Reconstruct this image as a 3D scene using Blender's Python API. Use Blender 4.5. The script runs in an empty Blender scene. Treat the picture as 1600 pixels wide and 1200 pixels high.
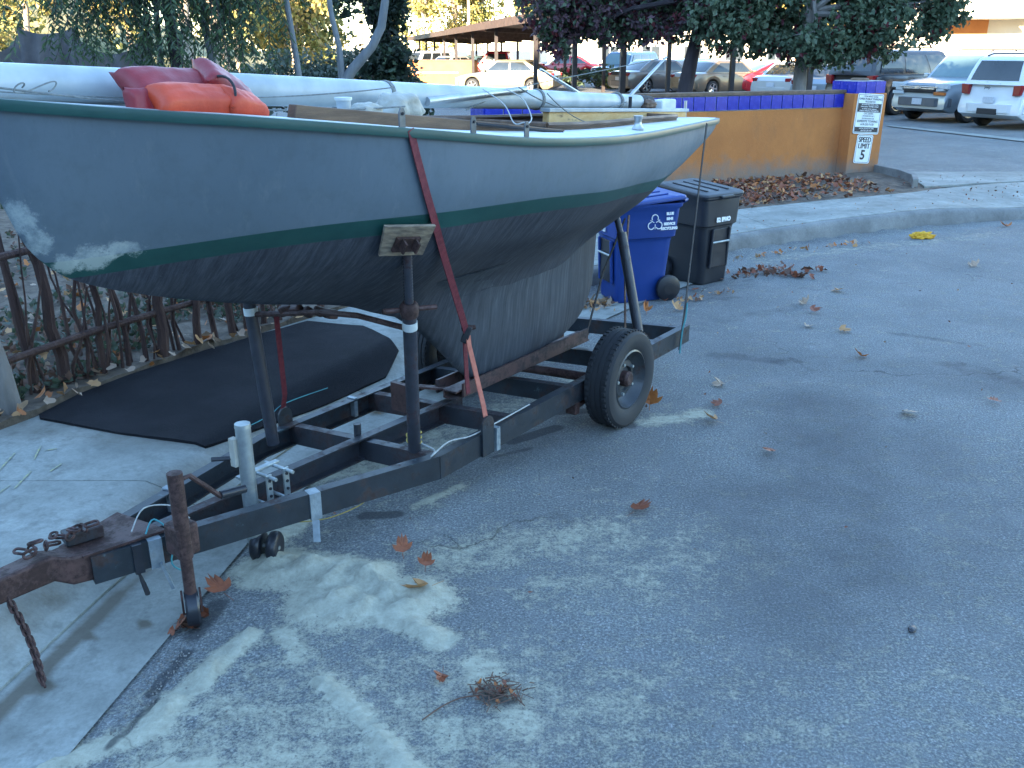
import bpy, bmesh, math, random
from mathutils import Vector, Matrix, noise as mnoise
import numpy as np
R = math.radians
rng = random.Random(7)
scene = bpy.context.scene
col = scene.collection

# ------------------------------------------------------------------ camera, sky, sun, exposure
CAM_H = 2.1
cd = bpy.data.cameras.new('camera')
cam = bpy.data.objects.new('camera', cd); col.objects.link(cam)
cam.location = (0, 0, CAM_H)
cam.rotation_euler = (R(90 - 19.904), 0, 0)
cd.sensor_width = 36.0
cd.lens = 36.0 * 1450 / 1600
cd.clip_start = 0.05; cd.clip_end = 3000
scene.camera = cam

SUN_EL, SUN_AZ = 14.0, 25.0      # low evening sun behind the camera, a little to the left
world = bpy.data.worlds.new('World'); scene.world = world
world.use_nodes = True
wn = world.node_tree
sky = wn.nodes.new('ShaderNodeTexSky'); sky.sky_type = 'NISHITA'
sky.sun_disc = False
sky.sun_elevation = R(SUN_EL)
sky.sun_rotation = R(180 + SUN_AZ)
sky.air_density = 1.1; sky.dust_density = 0.05; sky.ozone_density = 2.7
bg = wn.nodes['Background']; bg.inputs['Strength'].default_value = 0.15
wn.links.new(sky.outputs[0], bg.inputs['Color'])

sd = bpy.data.lights.new('sun', 'SUN'); sd.energy = 5.0; sd.angle = R(0.5); sd.color = (1.0, 0.83, 0.6)
sun = bpy.data.objects.new('sun', sd); col.objects.link(sun)
ld = Vector((math.sin(R(SUN_AZ)) * math.cos(R(SUN_EL)), math.cos(R(SUN_AZ)) * math.cos(R(SUN_EL)), -math.sin(R(SUN_EL))))
sun.rotation_euler = ld.to_track_quat('-Z', 'Y').to_euler()
sun.location = (-20, -40, 30)

vs = scene.view_settings
vs.view_transform = 'Standard'; vs.look = 'None'; vs.gamma = 1.0; vs.exposure = 2.95
vs.use_curve_mapping = False

# ------------------------------------------------------------------ helpers
def tag(o, label=None, cat=None, group=None, kind=None):
    if label: o['label'] = label
    if cat: o['category'] = cat
    if group: o['group'] = group
    if kind: o['kind'] = kind
    return o

def empty(name, loc=(0, 0, 0), rz=0.0):
    o = bpy.data.objects.new(name, None); col.objects.link(o)
    o.location = loc; o.rotation_euler = (0, 0, rz); o.empty_display_size = 0.1
    return o

class MB:
    """collects polygons and links them as one mesh object"""
    def __init__(s): s.v = []; s.f = []; s.mi = []; s.cur = 0
    def add(s, vs, fs):
        b = len(s.v); s.v += [tuple(p) for p in vs]
        for f in fs: s.f.append(tuple(b + i for i in f)); s.mi.append(s.cur)
    def box(s, c, size, rot=None):
        hx, hy, hz = size[0] / 2, size[1] / 2, size[2] / 2
        vs = [Vector((x, y, z)) for x in (-hx, hx) for y in (-hy, hy) for z in (-hz, hz)]
        if rot is not None: vs = [rot @ p for p in vs]
        c = Vector(c)
        s.add([p + c for p in vs], [(0, 1, 3, 2), (4, 6, 7, 5), (0, 4, 5, 1), (2, 3, 7, 6), (0, 2, 6, 4), (1, 5, 7, 3)])
        return s
    def extrude(s, profile, p0, p1, up=(0, 0, 1), p0s=1.0, p1s=1.0):
        """2D profile (side, up) swept from p0 to p1"""
        p0, p1 = Vector(p0), Vector(p1); d = (p1 - p0).normalized()
        side = d.cross(Vector(up)).normalized(); u = side.cross(d).normalized(); n = len(profile)
        vs = [p0 + side * a * p0s + u * b * p0s for a, b in profile] + [p1 + side * a * p1s + u * b * p1s for a, b in profile]
        fs = [(i, (i + 1) % n, n + (i + 1) % n, n + i) for i in range(n)]
        fs += [tuple(range(n))[::-1], tuple(range(n, 2 * n))]
        s.add(vs, fs); return s
    def beam(s, p0, p1, w, h, up=(0, 0, 1)):
        return s.extrude([(-w / 2, -h / 2), (w / 2, -h / 2), (w / 2, h / 2), (-w / 2, h / 2)], p0, p1, up)
    def channel(s, p0, p1, w, h, t, flip=1):
        pr = [(0, -h / 2), (w, -h / 2), (w, -h / 2 + t), (t, -h / 2 + t), (t, h / 2 - t), (w, h / 2 - t), (w, h / 2), (0, h / 2)]
        pr = [(a * flip, b) for a, b in pr]
        if flip < 0: pr = pr[::-1]
        return s.extrude(pr, p0, p1)
    def tube(s, pts, r, n=8, caps=True):
        pts = [Vector(p) for p in pts]; m = len(pts)
        rs = r if isinstance(r, (list, tuple)) else [r] * m
        t0 = (pts[1] - pts[0]).normalized()
        a = Vector((0, 0, 1)) if abs(t0.z) < 0.9 else Vector((1, 0, 0))
        side = t0.cross(a).normalized(); vs = []
        for i in range(m):
            t = (pts[min(i + 1, m - 1)] - pts[max(i - 1, 0)])
            t = t.normalized() if t.length > 1e-9 else t0
            side = (side - t * side.dot(t)).normalized(); u = t.cross(side)
            for k in range(n):
                an = 2 * math.pi * k / n
                vs.append(pts[i] + (side * math.cos(an) + u * math.sin(an)) * rs[i])
        fs = [(i * n + k, i * n + (k + 1) % n, (i + 1) * n + (k + 1) % n, (i + 1) * n + k) for i in range(m - 1) for k in range(n)]
        if caps: fs += [tuple(range(n))[::-1], tuple(range((m - 1) * n, m * n))]
        s.add(vs, fs); return s
    def lathe(s, prof, origin, axis=(0, 0, 1), n=24, closed=False, caps=True):
        """prof: list of (radius, height along axis)"""
        ax = Vector(axis).normalized(); a = Vector((0, 0, 1)) if abs(ax.z) < 0.9 else Vector((1, 0, 0))
        e1 = ax.cross(a).normalized(); e2 = ax.cross(e1); o = Vector(origin); m = len(prof)
        vs = [o + ax * hgt + (e1 * math.cos(2 * math.pi * k / n) + e2 * math.sin(2 * math.pi * k / n)) * r for r, hgt in prof for k in range(n)]
        fs = [(i * n + k, i * n + (k + 1) % n, (i + 1) * n + (k + 1) % n, (i + 1) * n + k) for i in range(m - 1) for k in range(n)]
        if closed: fs += [((m - 1) * n + k, (m - 1) * n + (k + 1) % n, (k + 1) % n, k) for k in range(n)]
        elif caps:
            if prof[0][0] > 1e-6: fs.append(tuple(range(n))[::-1])
            if prof[-1][0] > 1e-6: fs.append(tuple(range((m - 1) * n, m * n)))
        s.add(vs, fs); return s
    def loft(s, rings, caps=True, closed=True):
        n = len(rings[0]); m = len(rings); k2 = n if closed else n - 1
        vs = [p for r in rings for p in r]
        fs = [(i * n + k, i * n + (k + 1) % n, (i + 1) * n + (k + 1) % n, (i + 1) * n + k) for i in range(m - 1) for k in range(k2)]
        if caps and closed: fs += [tuple(range(n))[::-1], tuple(range((m - 1) * n, m * n))]
        s.add(vs, fs); return s
    def build(s, name, mat, parent=None, smooth=False, bevel=0.0, fix=True, angle=40):
        me = bpy.data.meshes.new(name)
        me.from_pydata(s.v, [], s.f)
        mats = mat if isinstance(mat, (list, tuple)) else [mat]
        for m in mats: me.materials.append(m)
        if len(mats) > 1: me.polygons.foreach_set('material_index', s.mi)
        if fix:
            bm = bmesh.new(); bm.from_mesh(me)
            bmesh.ops.remove_doubles(bm, verts=bm.verts, dist=1e-5)
            bmesh.ops.recalc_face_normals(bm, faces=bm.faces)
            bm.to_mesh(me); bm.free()
        if smooth:
            me.polygons.foreach_set('use_smooth', [True] * len(me.polygons))
            if angle < 180: me.set_sharp_from_angle(angle=R(angle))
        me.update()
        o = bpy.data.objects.new(name, me); col.objects.link(o)
        if parent is not None: o.parent = parent
        if bevel:
            b = o.modifiers.new('bevel', 'BEVEL'); b.width = bevel; b.segments = 2; b.limit_method = 'ANGLE'; b.angle_limit = R(50)
        return o

def link_copy(o, parent=None):
    c = o.copy(); col.objects.link(c)
    if parent is not None: c.parent = parent
    return c
def copy_tree(o, parent=None):
    c = link_copy(o, parent)
    for ch in list(o.children): copy_tree(ch, c)
    return c

def rrect(hx, hy, r, n=4):
    pts = []
    for cx, cy, a0 in ((hx - r, hy - r, 0), (-hx + r, hy - r, 90), (-hx + r, -hy + r, 180), (hx - r, -hy + r, 270)):
        for k in range(n + 1):
            a = R(a0 + 90 * k / n); pts.append((cx + r * math.cos(a), cy + r * math.sin(a)))
    return pts

def smooth(t): t = max(0.0, min(1.0, t)); return t * t * (3 - 2 * t)
def interp(x, xs, ys): return float(np.interp(x, xs, ys))
def pchip(x, xs, ys):
    """smooth interpolation through a table (Catmull-Rom on uneven knots)"""
    n = len(xs)
    if x <= xs[0]: return ys[0]
    if x >= xs[-1]: return ys[-1]
    i = max(j for j in range(n - 1) if xs[j] <= x)
    def slope(j):
        if j == 0: return (ys[1] - ys[0]) / (xs[1] - xs[0])
        if j == n - 1: return (ys[-1] - ys[-2]) / (xs[-1] - xs[-2])
        a = (ys[j] - ys[j - 1]) / (xs[j] - xs[j - 1]); b = (ys[j + 1] - ys[j]) / (xs[j + 1] - xs[j])
        return 0.0 if a * b <= 0 else 2 * a * b / (a + b)
    h = xs[i + 1] - xs[i]; t = (x - xs[i]) / h
    return ((2 * t**3 - 3 * t**2 + 1) * ys[i] + (t**3 - 2 * t**2 + t) * h * slope(i) + (-2 * t**3 + 3 * t**2) * ys[i + 1] + (t**3 - t**2) * h * slope(i + 1))

# ------------------------------------------------------------------ materials
class NT:
    def __init__(s, name):
        s.m = bpy.data.materials.new(name); s.m.use_nodes = True
        s.t = s.m.node_tree; s.b = s.t.nodes['Principled BSDF']; s.tc = s.t.nodes.new('ShaderNodeTexCoord')
    def n(s, kind, **kw):
        x = s.t.nodes.new(kind)
        for k, v in kw.items(): setattr(x, k, v)
        return x
    def l(s, a, b): s.t.links.new(a, b)
    def noise(s, scale, detail=4, rough=0.6, coord='Object', stretch=None, dist=0.0):
        x = s.n('ShaderNodeTexNoise'); x.inputs['Scale'].default_value = scale; x.inputs['Detail'].default_value = detail
        x.inputs['Roughness'].default_value = rough; x.inputs['Distortion'].default_value = dist
        src = s.tc.outputs[coord]
        if stretch:
            mp = s.n('ShaderNodeMapping'); mp.inputs['Scale'].default_value = stretch; s.l(src, mp.inputs[0]); src = mp.outputs[0]
        s.l(src, x.inputs['Vector']); return x.outputs['Fac']
    def ramp(s, fac, stops):
        x = s.n('ShaderNodeValToRGB'); cr = x.color_ramp
        while len(cr.elements) > 1: cr.elements.remove(cr.elements[-1])
        for i, (p, c) in enumerate(stops):
            c = (c, c, c, 1) if isinstance(c, (int, float)) else (*c[:3], 1)
            e = cr.elements[0] if i == 0 else cr.elements.new(p)
            e.position = p; e.color = c
        s.l(fac, x.inputs[0]); return x.outputs[0]
    def mix(s, fac, a, b, mode='MIX'):
        x = s.n('ShaderNodeMix', data_type='RGBA', blend_type=mode)
        for sock, v in ((x.inputs['Factor'], fac), (x.inputs['A'], a), (x.inputs['B'], b)):
            if isinstance(v, (int, float)): sock.default_value = v
            elif isinstance(v, tuple): sock.default_value = (*v[:3], 1)
            else: s.l(v, sock)
        return x.outputs['Result']
    def math(s, op, a, b=0.5, clamp=False):
        x = s.n('ShaderNodeMath', operation=op, use_clamp=clamp)
        for i, v in enumerate((a, b)):
            if isinstance(v, (int, float)): x.inputs[i].default_value = v
            else: s.l(v, x.inputs[i])
        return x.outputs[0]
    def attr(s, name):
        x = s.n('ShaderNodeAttribute', attribute_name=name); return x.outputs['Fac']
    def bump(s, fac, strength, dist=0.01):
        x = s.n('ShaderNodeBump'); x.inputs['Strength'].default_value = strength; x.inputs['Distance'].default_value = dist
        s.l(fac, x.inputs['Height']); s.l(x.outputs[0], s.b.inputs['Normal'])
    def out(s, color, rough=0.6, metal=0.0, spec=0.5):
        for nm, v in (('Base Color', color), ('Roughness', rough), ('Metallic', metal), ('Specular IOR Level', spec)):
            k = s.b.inputs[nm]
            if isinstance(v, tuple): k.default_value = (*v[:3], 1)
            elif isinstance(v, (int, float)): k.default_value = v
            else: s.l(v, k)
        return s.m

def pm(name, c1, c2=None, scale=8.0, rough=0.6, metal=0.0, bump=0.0, bscale=None, bdist=0.01, stretch=None, spec=0.5, detail=4, lo=0.35, hi=0.65):
    t = NT(name)
    if c2 is None: c2 = tuple(x * 0.8 for x in c1)
    nz = t.noise(scale, detail, stretch=stretch)
    c = t.ramp(nz, [(lo, c1), (hi, c2)])
    r = t.ramp(nz, [(lo, max(rough - 0.08, 0.02)), (hi, min(rough + 0.08, 1))])
    if bump: t.bump(t.noise(bscale or scale * 4, 4, stretch=stretch), bump, bdist)
    return t.out(c, r, metal, spec)

def rusty(name, paint, rust=(0.10, 0.045, 0.03), amount=0.5, rough=0.6, scale=7, metal=0.0, fleck=None):
    t = NT(name)
    a = t.noise(scale, 8, 0.7); b = t.noise(scale * 6, 6, 0.7)
    m = t.ramp(t.math('ADD', t.math('MULTIPLY', a, 0.75), t.math('MULTIPLY', b, 0.25)), [(amount - 0.04, 0.0), (amount + 0.05, 1.0)])
    pc = t.ramp(t.noise(scale * 2.3, 5), [(0.3, paint), (0.7, tuple(x * 0.6 for x in paint))])
    rc = t.ramp(b, [(0.3, rust), (0.65, tuple(x * 0.5 for x in rust))])
    c = t.mix(m, pc, rc)
    if fleck:
        c = t.mix(t.ramp(t.noise(scale * 1.7, 7, 0.75), [(0.62, 0.0), (0.68, 0.8)]), c, fleck)
    t.bump(b, 0.35, 0.004)
    return t.out(c, t.ramp(m, [(0, rough - 0.1), (1, 0.85)]), metal)

M = {}
# old asphalt with dust, damp stains and wheel-polished darker lanes
t = NT('asphalt')
agg = t.noise(95, 4, 0.8, 'Object'); agg2 = t.noise(52, 5, 0.75); broad = t.noise(0.9, 5, 0.6); mid = t.noise(6.0, 6, 0.68)
base = t.ramp(agg, [(0.32, (0.060, 0.066, 0.068)), (0.5, (0.185, 0.195, 0.19)), (0.67, (0.48, 0.49, 0.46))])
base = t.mix(t.ramp(agg2, [(0.38, 0.5), (0.62, 0.0)]), base, (0.055, 0.058, 0.064))
base = t.mix(t.ramp(broad, [(0.35, 0.45), (0.6, 0.0)]), base, (0.085, 0.088, 0.093))
base = t.mix(t.ramp(t.noise(3.2, 7, 0.75), [(0.50, 0.0), (0.70, 0.35)]), base, (0.26, 0.255, 0.245))
spk = t.n('ShaderNodeTexVoronoi'); spk.inputs['Scale'].default_value = 55; t.l(t.tc.outputs['Object'], spk.inputs['Vector'])
base = t.mix(t.math('MULTIPLY', t.ramp(spk.outputs['Distance'], [(0.12, 0.8), (0.26, 0.0)]), t.ramp(t.noise(9, 4), [(0.42, 0.0), (0.6, 1.0)])), base, (0.42, 0.41, 0.39))
dust = t.attr('dust'); stain = t.attr('stain')
n22 = t.noise(24, 7, 0.8); strk = t.noise(6, 7, 0.78, stretch=(1.0, 1.25, 1.0))
film = t.math('ADD', t.math('MULTIPLY', n22, 0.75), t.math('ADD', t.math('MULTIPLY', strk, 0.75), t.math('MULTIPLY', agg, 0.5)))   # mean about 1.0
dm = t.math('ADD', film, t.math('MULTIPLY', dust, 0.52))
fine = t.ramp(t.math('SUBTRACT', dm, 0.60), [(0.45, 0.0), (0.535, 0.40), (0.64, 0.97)])
sand = t.ramp(t.noise(30, 6, 0.7), [(0.3, (0.31, 0.295, 0.225)), (0.5, (0.40, 0.385, 0.295)), (0.72, (0.50, 0.48, 0.375))])
base = t.mix(fine, base, sand)
sm = t.ramp(t.math('ADD', t.math('MULTIPLY', mid, 0.45), stain), [(0.55, 0.0), (0.75, 0.75)])
base = t.mix(sm, base, (0.035, 0.036, 0.04))
# hairline cracks
vor = t.n('ShaderNodeTexVoronoi', feature='DISTANCE_TO_EDGE'); vor.inputs['Scale'].default_value = 0.42
mpw = t.n('ShaderNodeVectorMath', operation='ADD')
nzv = t.n('ShaderNodeTexNoise'); nzv.inputs['Scale'].default_value = 1.6; nzv.inputs['Detail'].default_value = 6
t.l(t.tc.outputs['Object'], nzv.inputs['Vector']); t.l(t.tc.outputs['Object'], mpw.inputs[0]); t.l(nzv.outputs['Color'], mpw.inputs[1])
t.l(mpw.outputs[0], vor.inputs['Vector'])
crk = t.ramp(vor.outputs['Distance'], [(0.0, 0.7), (0.0045, 0.0)])
crk = t.math('MULTIPLY', crk, t.ramp(t.noise(0.5, 3), [(0.50, 0.0), (0.58, 1.0)]))
base = t.mix(crk, base, (0.02, 0.02, 0.02))
worn = t.math('MULTIPLY', t.attr('worn'), t.ramp(t.noise(2.2, 7, .7), [(0.3, 0.35), (0.65, 0.95)]))
base = t.mix(worn, base, (0.060, 0.064, 0.070))
lump_ = t.math('MULTIPLY', t.math('MULTIPLY', fine, t.noise(34, 7, .78)), 2.6)
t.bump(t.math('ADD', t.math('ADD', t.math('MULTIPLY', agg, 1.2), t.math('MULTIPLY', agg2, 0.6)), lump_), 0.6, 0.007)
M['asphalt'] = t.out(base, 0.88, spec=0.35)

def concrete(name, light, dark, joint=None, stainy=0.4):
    t = NT(name)
    a = t.noise(2.2, 7, 0.68); b = t.noise(60, 4, 0.7); c3 = t.noise(11, 6, 0.7)
    c = t.ramp(a, [(0.33, dark), (0.62, light)])
    c = t.mix(t.ramp(b, [(0.35, 0.28), (0.6, 0.0)]), c, tuple(x * 0.5 for x in dark))
    c = t.mix(t.ramp(c3, [(0.50, 0.0), (0.72, stainy)]), c, tuple(x * 0.55 for x in dark))
    c = t.mix(t.ramp(t.noise(0.8, 6, .7), [(0.45, 0.0), (0.68, 0.45)]), c, tuple(x * 0.6 for x in dark))
    s = t.attr('stain'); c = t.mix(t.ramp(t.math('ADD', s, t.math('MULTIPLY', c3, 0.3)), [(0.4, 0.0), (0.8, 0.8)]), c, (0.10, 0.08, 0.055))
    t.bump(t.math('ADD', b, c3), 0.25, 0.004)
    return t.out(c, 0.85, spec=0.3)
M['concrete'] = concrete('concrete', (0.36, 0.37, 0.335), (0.22, 0.225, 0.20), stainy=.6)
M['kerb'] = concrete('kerb_concrete', (0.25, 0.25, 0.235), (0.15, 0.15, 0.145))
t = NT('new_asphalt')
a = t.noise(140, 3, 0.7); b = t.noise(3, 5)
c = t.ramp(a, [(0.3, (0.004, 0.004, 0.006)), (0.6, (0.011, 0.011, 0.014)), (0.78, (0.04, 0.04, 0.042))])
c = t.mix(t.ramp(b, [(0.45, 0.0), (0.75, 0.35)]), c, (0.03, 0.03, 0.034))
t.bump(a, 0.9, 0.008); M['new_asphalt'] = t.out(c, 0.9, spec=0.2)
M['soil'] = pm('soil', (0.16, 0.12, 0.085), (0.07, 0.052, 0.038), 9, 0.95, bump=0.6, bscale=40, bdist=0.02)
M['hill'] = pm('dry_grass_hill', (0.34, 0.27, 0.13), (0.13, 0.13, 0.045), 0.35, 0.95, bump=0.6, bscale=2, bdist=0.3)
M['shade_hill'] = pm('shade_hill_brush', (0.05, 0.06, 0.03), (0.10, 0.09, 0.05), 0.4, 0.95, bump=0.6, bscale=2, bdist=0.3)
# ------------------------------------------------------------------ ground height
F_LINE = [(-2.35, -1.5), (-2.05, 1.2), (-1.81, 2.71), (-1.69, 3.37), (-1.52, 4.02), (-1.31, 4.69), (-1.07, 5.35), (-0.65, 6.27), (0.0, 7.24), (0.83, 8.38), (1.7, 9.3), (2.37, 9.97), (3.84, 11.05), (5.88, 12.19), (6.9, 12.53), (10.5, 13.4), (18, 14.0), (60, 14.5)]
E_LINE = [(-1.62, 1.2), (-1.42, 2.35), (-1.31, 3.05), (-1.19, 3.84), (-1.02, 4.46), (-0.75, 5.03), (-0.18, 5.98), (0.51, 7.05), (1.2, 8.03), (1.95, 8.95), (2.62, 9.70), (3.74, 10.52), (5.80, 11.98), (6.85, 12.38), (10.45, 13.25), (18, 13.85)]
_F = np.array(F_LINE)
def fdist(P):
    """signed distance to the gutter's flow line, positive behind it (away from the street)"""
    P = np.atleast_2d(P); best = np.full(len(P), 1e9); sg = np.ones(len(P))
    for a, b in zip(_F[:-1], _F[1:]):
        ab = b - a; tt = np.clip(((P - a) @ ab) / (ab @ ab), 0, 1)
        d = P - (a + tt[:, None] * ab); L = np.hypot(d[:, 0], d[:, 1])
        cr = ab[0] * d[:, 1] - ab[1] * d[:, 0]
        m = L < best; best = np.where(m, L, best); sg = np.where(m, np.sign(cr), sg)
    return best * sg
def sst(x): x = np.clip(x, 0, 1); return x * x * (3 - 2 * x)
def zg(P):
    d = fdist(P)
    z = np.where(d < 0, -0.05 + 0.05 * sst((-d) / 1.1), -0.05 + 0.15 * sst(d / 0.30))
    return z + 0.05 * sst((d - 3.5) / 3.0)
def zg1(x, y): return float(zg(np.array([[x, y]]))[0])

def resample(poly, n):
    p = np.array(poly, float); L = np.r_[0, np.cumsum(np.hypot(*np.diff(p, axis=0).T))]
    u = np.linspace(0, L[-1], n)
    return np.c_[np.interp(u, L, p[:, 0]), np.interp(u, L, p[:, 1])]

def strip(name, A, B, n, m, mat, off=0.012, zfun=None, stain=None, rough=0.0, kind='structure', edge=None):
    a, b = resample(A, n), resample(B, n)
    tt = np.linspace(0, 1, m)[None, :, None]
    g = (a[:, None, :] * (1 - tt) + b[:, None, :] * tt).reshape(-1, 2)
    z = (zg(g) if zfun is None else zfun(g)) + off
    if rough: z = z + np.array([mnoise.fractal((x * 3.1, y * 3.1, 3.3), 1.0, 2.0, 4) for x, y in g]) * rough
    V = np.c_[g, z].tolist()
    Fc = [(i * m + j, i * m + j + 1, (i + 1) * m + j + 1, (i + 1) * m + j) for i in range(n - 1) for j in range(m - 1)]
    if edge:      # turn the rim down so the sheet has a thickness
        rim = [i * m for i in range(n)] + [(n - 1) * m + j for j in range(1, m)] + [i * m + m - 1 for i in range(n - 2, -1, -1)] + [j for j in range(m - 2, 0, -1)]
        b0 = len(V)
        for i in rim: V.append([V[i][0], V[i][1], V[i][2] - edge])
        k = len(rim)
        Fc += [(rim[i], b0 + i, b0 + (i + 1) % k, rim[(i + 1) % k]) for i in range(k)]
    me = bpy.data.meshes.new(name); me.from_pydata(V, [], Fc); me.materials.append(mat)
    at = me.attributes.new('stain', 'FLOAT', 'POINT')
    if stain is not None:
        v = np.zeros(len(V)); v[:len(g)] = capsules(g, stain); at.data.foreach_set('value', v.astype(np.float32))
    bm = bmesh.new(); bm.from_mesh(me); bmesh.ops.recalc_face_normals(bm, faces=bm.faces); bm.to_mesh(me); bm.free()
    me.polygons.foreach_set('use_smooth', [True] * len(me.polygons)); me.set_sharp_from_angle(angle=R(35))
    o = bpy.data.objects.new(name, me); col.objects.link(o); o['kind'] = kind
    return o

def capsules(P, caps):
    v = np.zeros(len(P))
    for (x0, y0, x1, y1, r, s) in caps:
        a = np.array([x0, y0]); ab = np.array([x1 - x0, y1 - y0]); L2 = max(ab @ ab, 1e-9)
        tt = np.clip(((P - a) @ ab) / L2, 0, 1); d = np.hypot(*(P - (a + tt[:, None] * ab)).T)
        v = np.maximum(v, s * sst(1.15 * (1 - d / r)))
    return v
# ------------------------------------------------------------------ the setting: ground sheets
SAND = [(*(-1.054, 3.518), *(-0.619, 3.389), .24, 1.1), (*(-0.749, 3.221), *(-0.403, 3.245), .27, 1.05), (*(-0.505, 3.131), *(-0.266, 2.963), .10, .9), (*(-0.884, 3.024), *(-0.772, 2.846), .07, .6),
        (*(-1.208, 2.536), *(-1.026, 2.963), .085, .95), (*(-1.117, 2.684), *(-1.001, 3.004), .07, .9), (*(-1.482, 2.329), *(-1.164, 2.504), .10, .75),
        (*(-0.677, 2.719), *(-0.518, 2.567), .055, .85), (*(-0.518, 2.567), *(-0.293, 2.248), .065, .9), (*(-1.257, 2.222), *(-0.961, 2.329), .10, .6),
        (*(-1.109, 3.742), *(-1.017, 3.990), .14, .75), (*(-1.262, 4.498), *(-0.693, 4.579), .35, .45), (*(-0.572, 4.750), *(0.425, 5.800), .3, .30),
        (*(-0.281, 3.572), *(0.473, 3.801), .30, .30), (*(0.159, 3.316), *(0.541, 3.414), .22, .25), (*(0.802, 5.127), *(1.175, 5.282), .12, .5),
        (*(-0.139, 2.809), *(0.042, 2.504), .16, .45), (*(-0.711, 2.667), *(0.214, 2.536), .6, .22), (*(-1.039, 2.444), *(-0.202, 2.357), .5, .32),
        (*(0.345, 2.567), *(1.454, 2.444), .7, .10), (*(0.541, 3.414), *(0.854, 3.627), .5, .16),
        (*(2.680, 4.750), *(1.690, 2.963), .5, .05), (*(2.680, 9.837), *(5.853, 11.116), .25, .22), (*(-0.469, 4.057), *(-0.261, 4.268), .05, .6)]
STAIN = [(*(-0.706, 3.971), *(-0.552, 3.971), .075, .75), (*(0.000, 4.840), *(0.264, 5.048), .085, .75), (*(0.274, 5.282), *(0.514, 5.336), .1, .55), (*(-0.105, 4.621), *(0.107, 4.750), .05, .5),
         (*(1.489, 6.415), *(1.914, 6.269), .22, .44), (*(2.003, 6.341), *(2.051, 6.269), .08, .5), (*(3.113, 6.198), *(3.403, 5.800), .35, .42),
         (*(1.734, 7.344), *(2.482, 7.744), .3, .38), (*(1.470, 7.959), *(2.004, 8.071), .2, .4), (*(2.541, 5.559), *(2.478, 4.268), .5, .16), (*(2.961, 6.979), *(3.611, 6.568), .16, .4),
         (*(0.632, 5.336), *(0.700, 5.077), .1, .6), (*(-1.227, 3.024), *(-1.195, 3.245), .1, .6), (*(-1.262, 2.684), *(-1.218, 2.923), .05, .75), (*(-1.297, 2.414), *(-1.232, 2.633), .045, .6),
         (*(-0.088, 2.633), *(0.000, 2.616), .07, .5), (*(2.436, 3.414), *(1.276, 2.051), .6, .15)]

def grow(a, b, step, lim, k=1.065):
    mid_ = list(np.arange(a, b, step)); hi = [b]; s = step
    while hi[-1] < lim: s *= k; hi.append(hi[-1] + s)
    lo = [a]; s = step
    while lo[-1] > -lim: s *= k; lo.append(lo[-1] - s)
    return np.array(sorted(set(np.round(lo + mid_ + hi, 4))))
gx = grow(-2.0, 2.6, 0.032, 700); gy = grow(2.0, 7.2, 0.034, 700)
XX, YY_ = np.meshgrid(gx, gy); P = np.c_[XX.ravel(), YY_.ravel()]
dv = capsules(P, SAND); sv = capsules(P, STAIN)
z = zg(P)
z = z + np.where(dv > 0.5, (dv - 0.5) * 0.075, 0) * np.array([0.7 + 1.1 * mnoise.fractal((x * 11, y * 11, 0), .8, 2.1, 5) if d > 0.5 else 0 for (x, y), d in zip(P, dv)])
nx, ny = len(gx), len(gy)
V = np.c_[P, z]
ii = np.arange((ny - 1) * (nx - 1)); r_, c_ = ii // (nx - 1), ii % (nx - 1)
Fq = np.c_[r_ * nx + c_, r_ * nx + c_ + 1, (r_ + 1) * nx + c_ + 1, (r_ + 1) * nx + c_]
me = bpy.data.meshes.new('ground'); me.from_pydata(V.tolist(), [], Fq.tolist()); me.materials.append(M['asphalt'])
WORN = [(*(1.937, 5.336), *(1.470, 3.518), .62, .75), (*(1.267, 4.125), *(1.161, 3.131), .5, .6), (*(2.289, 4.933), *(1.841, 3.414), .5, .45), (*(1.612, 6.341), *(3.233, 5.800), .5, .4), (*(-0.346, 4.579), *(0.726, 4.840), .5, .25)]
wv = capsules(P, WORN)
for nm, v in (('dust', dv), ('stain', sv), ('worn', wv)):
    at = me.attributes.new(nm, 'FLOAT', 'POINT'); at.data.foreach_set('value', v.astype(np.float32))
me.polygons.foreach_set('use_smooth', [True] * len(me.polygons))
o = bpy.data.objects.new('ground', me); col.objects.link(o); o['kind'] = 'structure'

# concrete gutter pan along the flow line
strip('gutter', E_LINE[:10], F_LINE[1:11], 220, 7, M['concrete'], off=0.012,
      stain=[(*(-1.787, 2.444), *(-1.648, 3.306), .075, .9), (*(-1.463, 3.097), *(-1.401, 3.131), .045, .9), (*(-1.595, 3.024), *(-1.571, 3.024), .025, .8), (*(-1.648, 3.306), *(-1.364, 4.498), .09, .6), (*(-1.556, 2.357), *(-1.525, 2.600), .1, .3), (*(-1.656, 2.719), *(-1.641, 2.754), .04, .9), (*(-0.949, 5.336), *(0.526, 7.344), .2, .35)])
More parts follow.
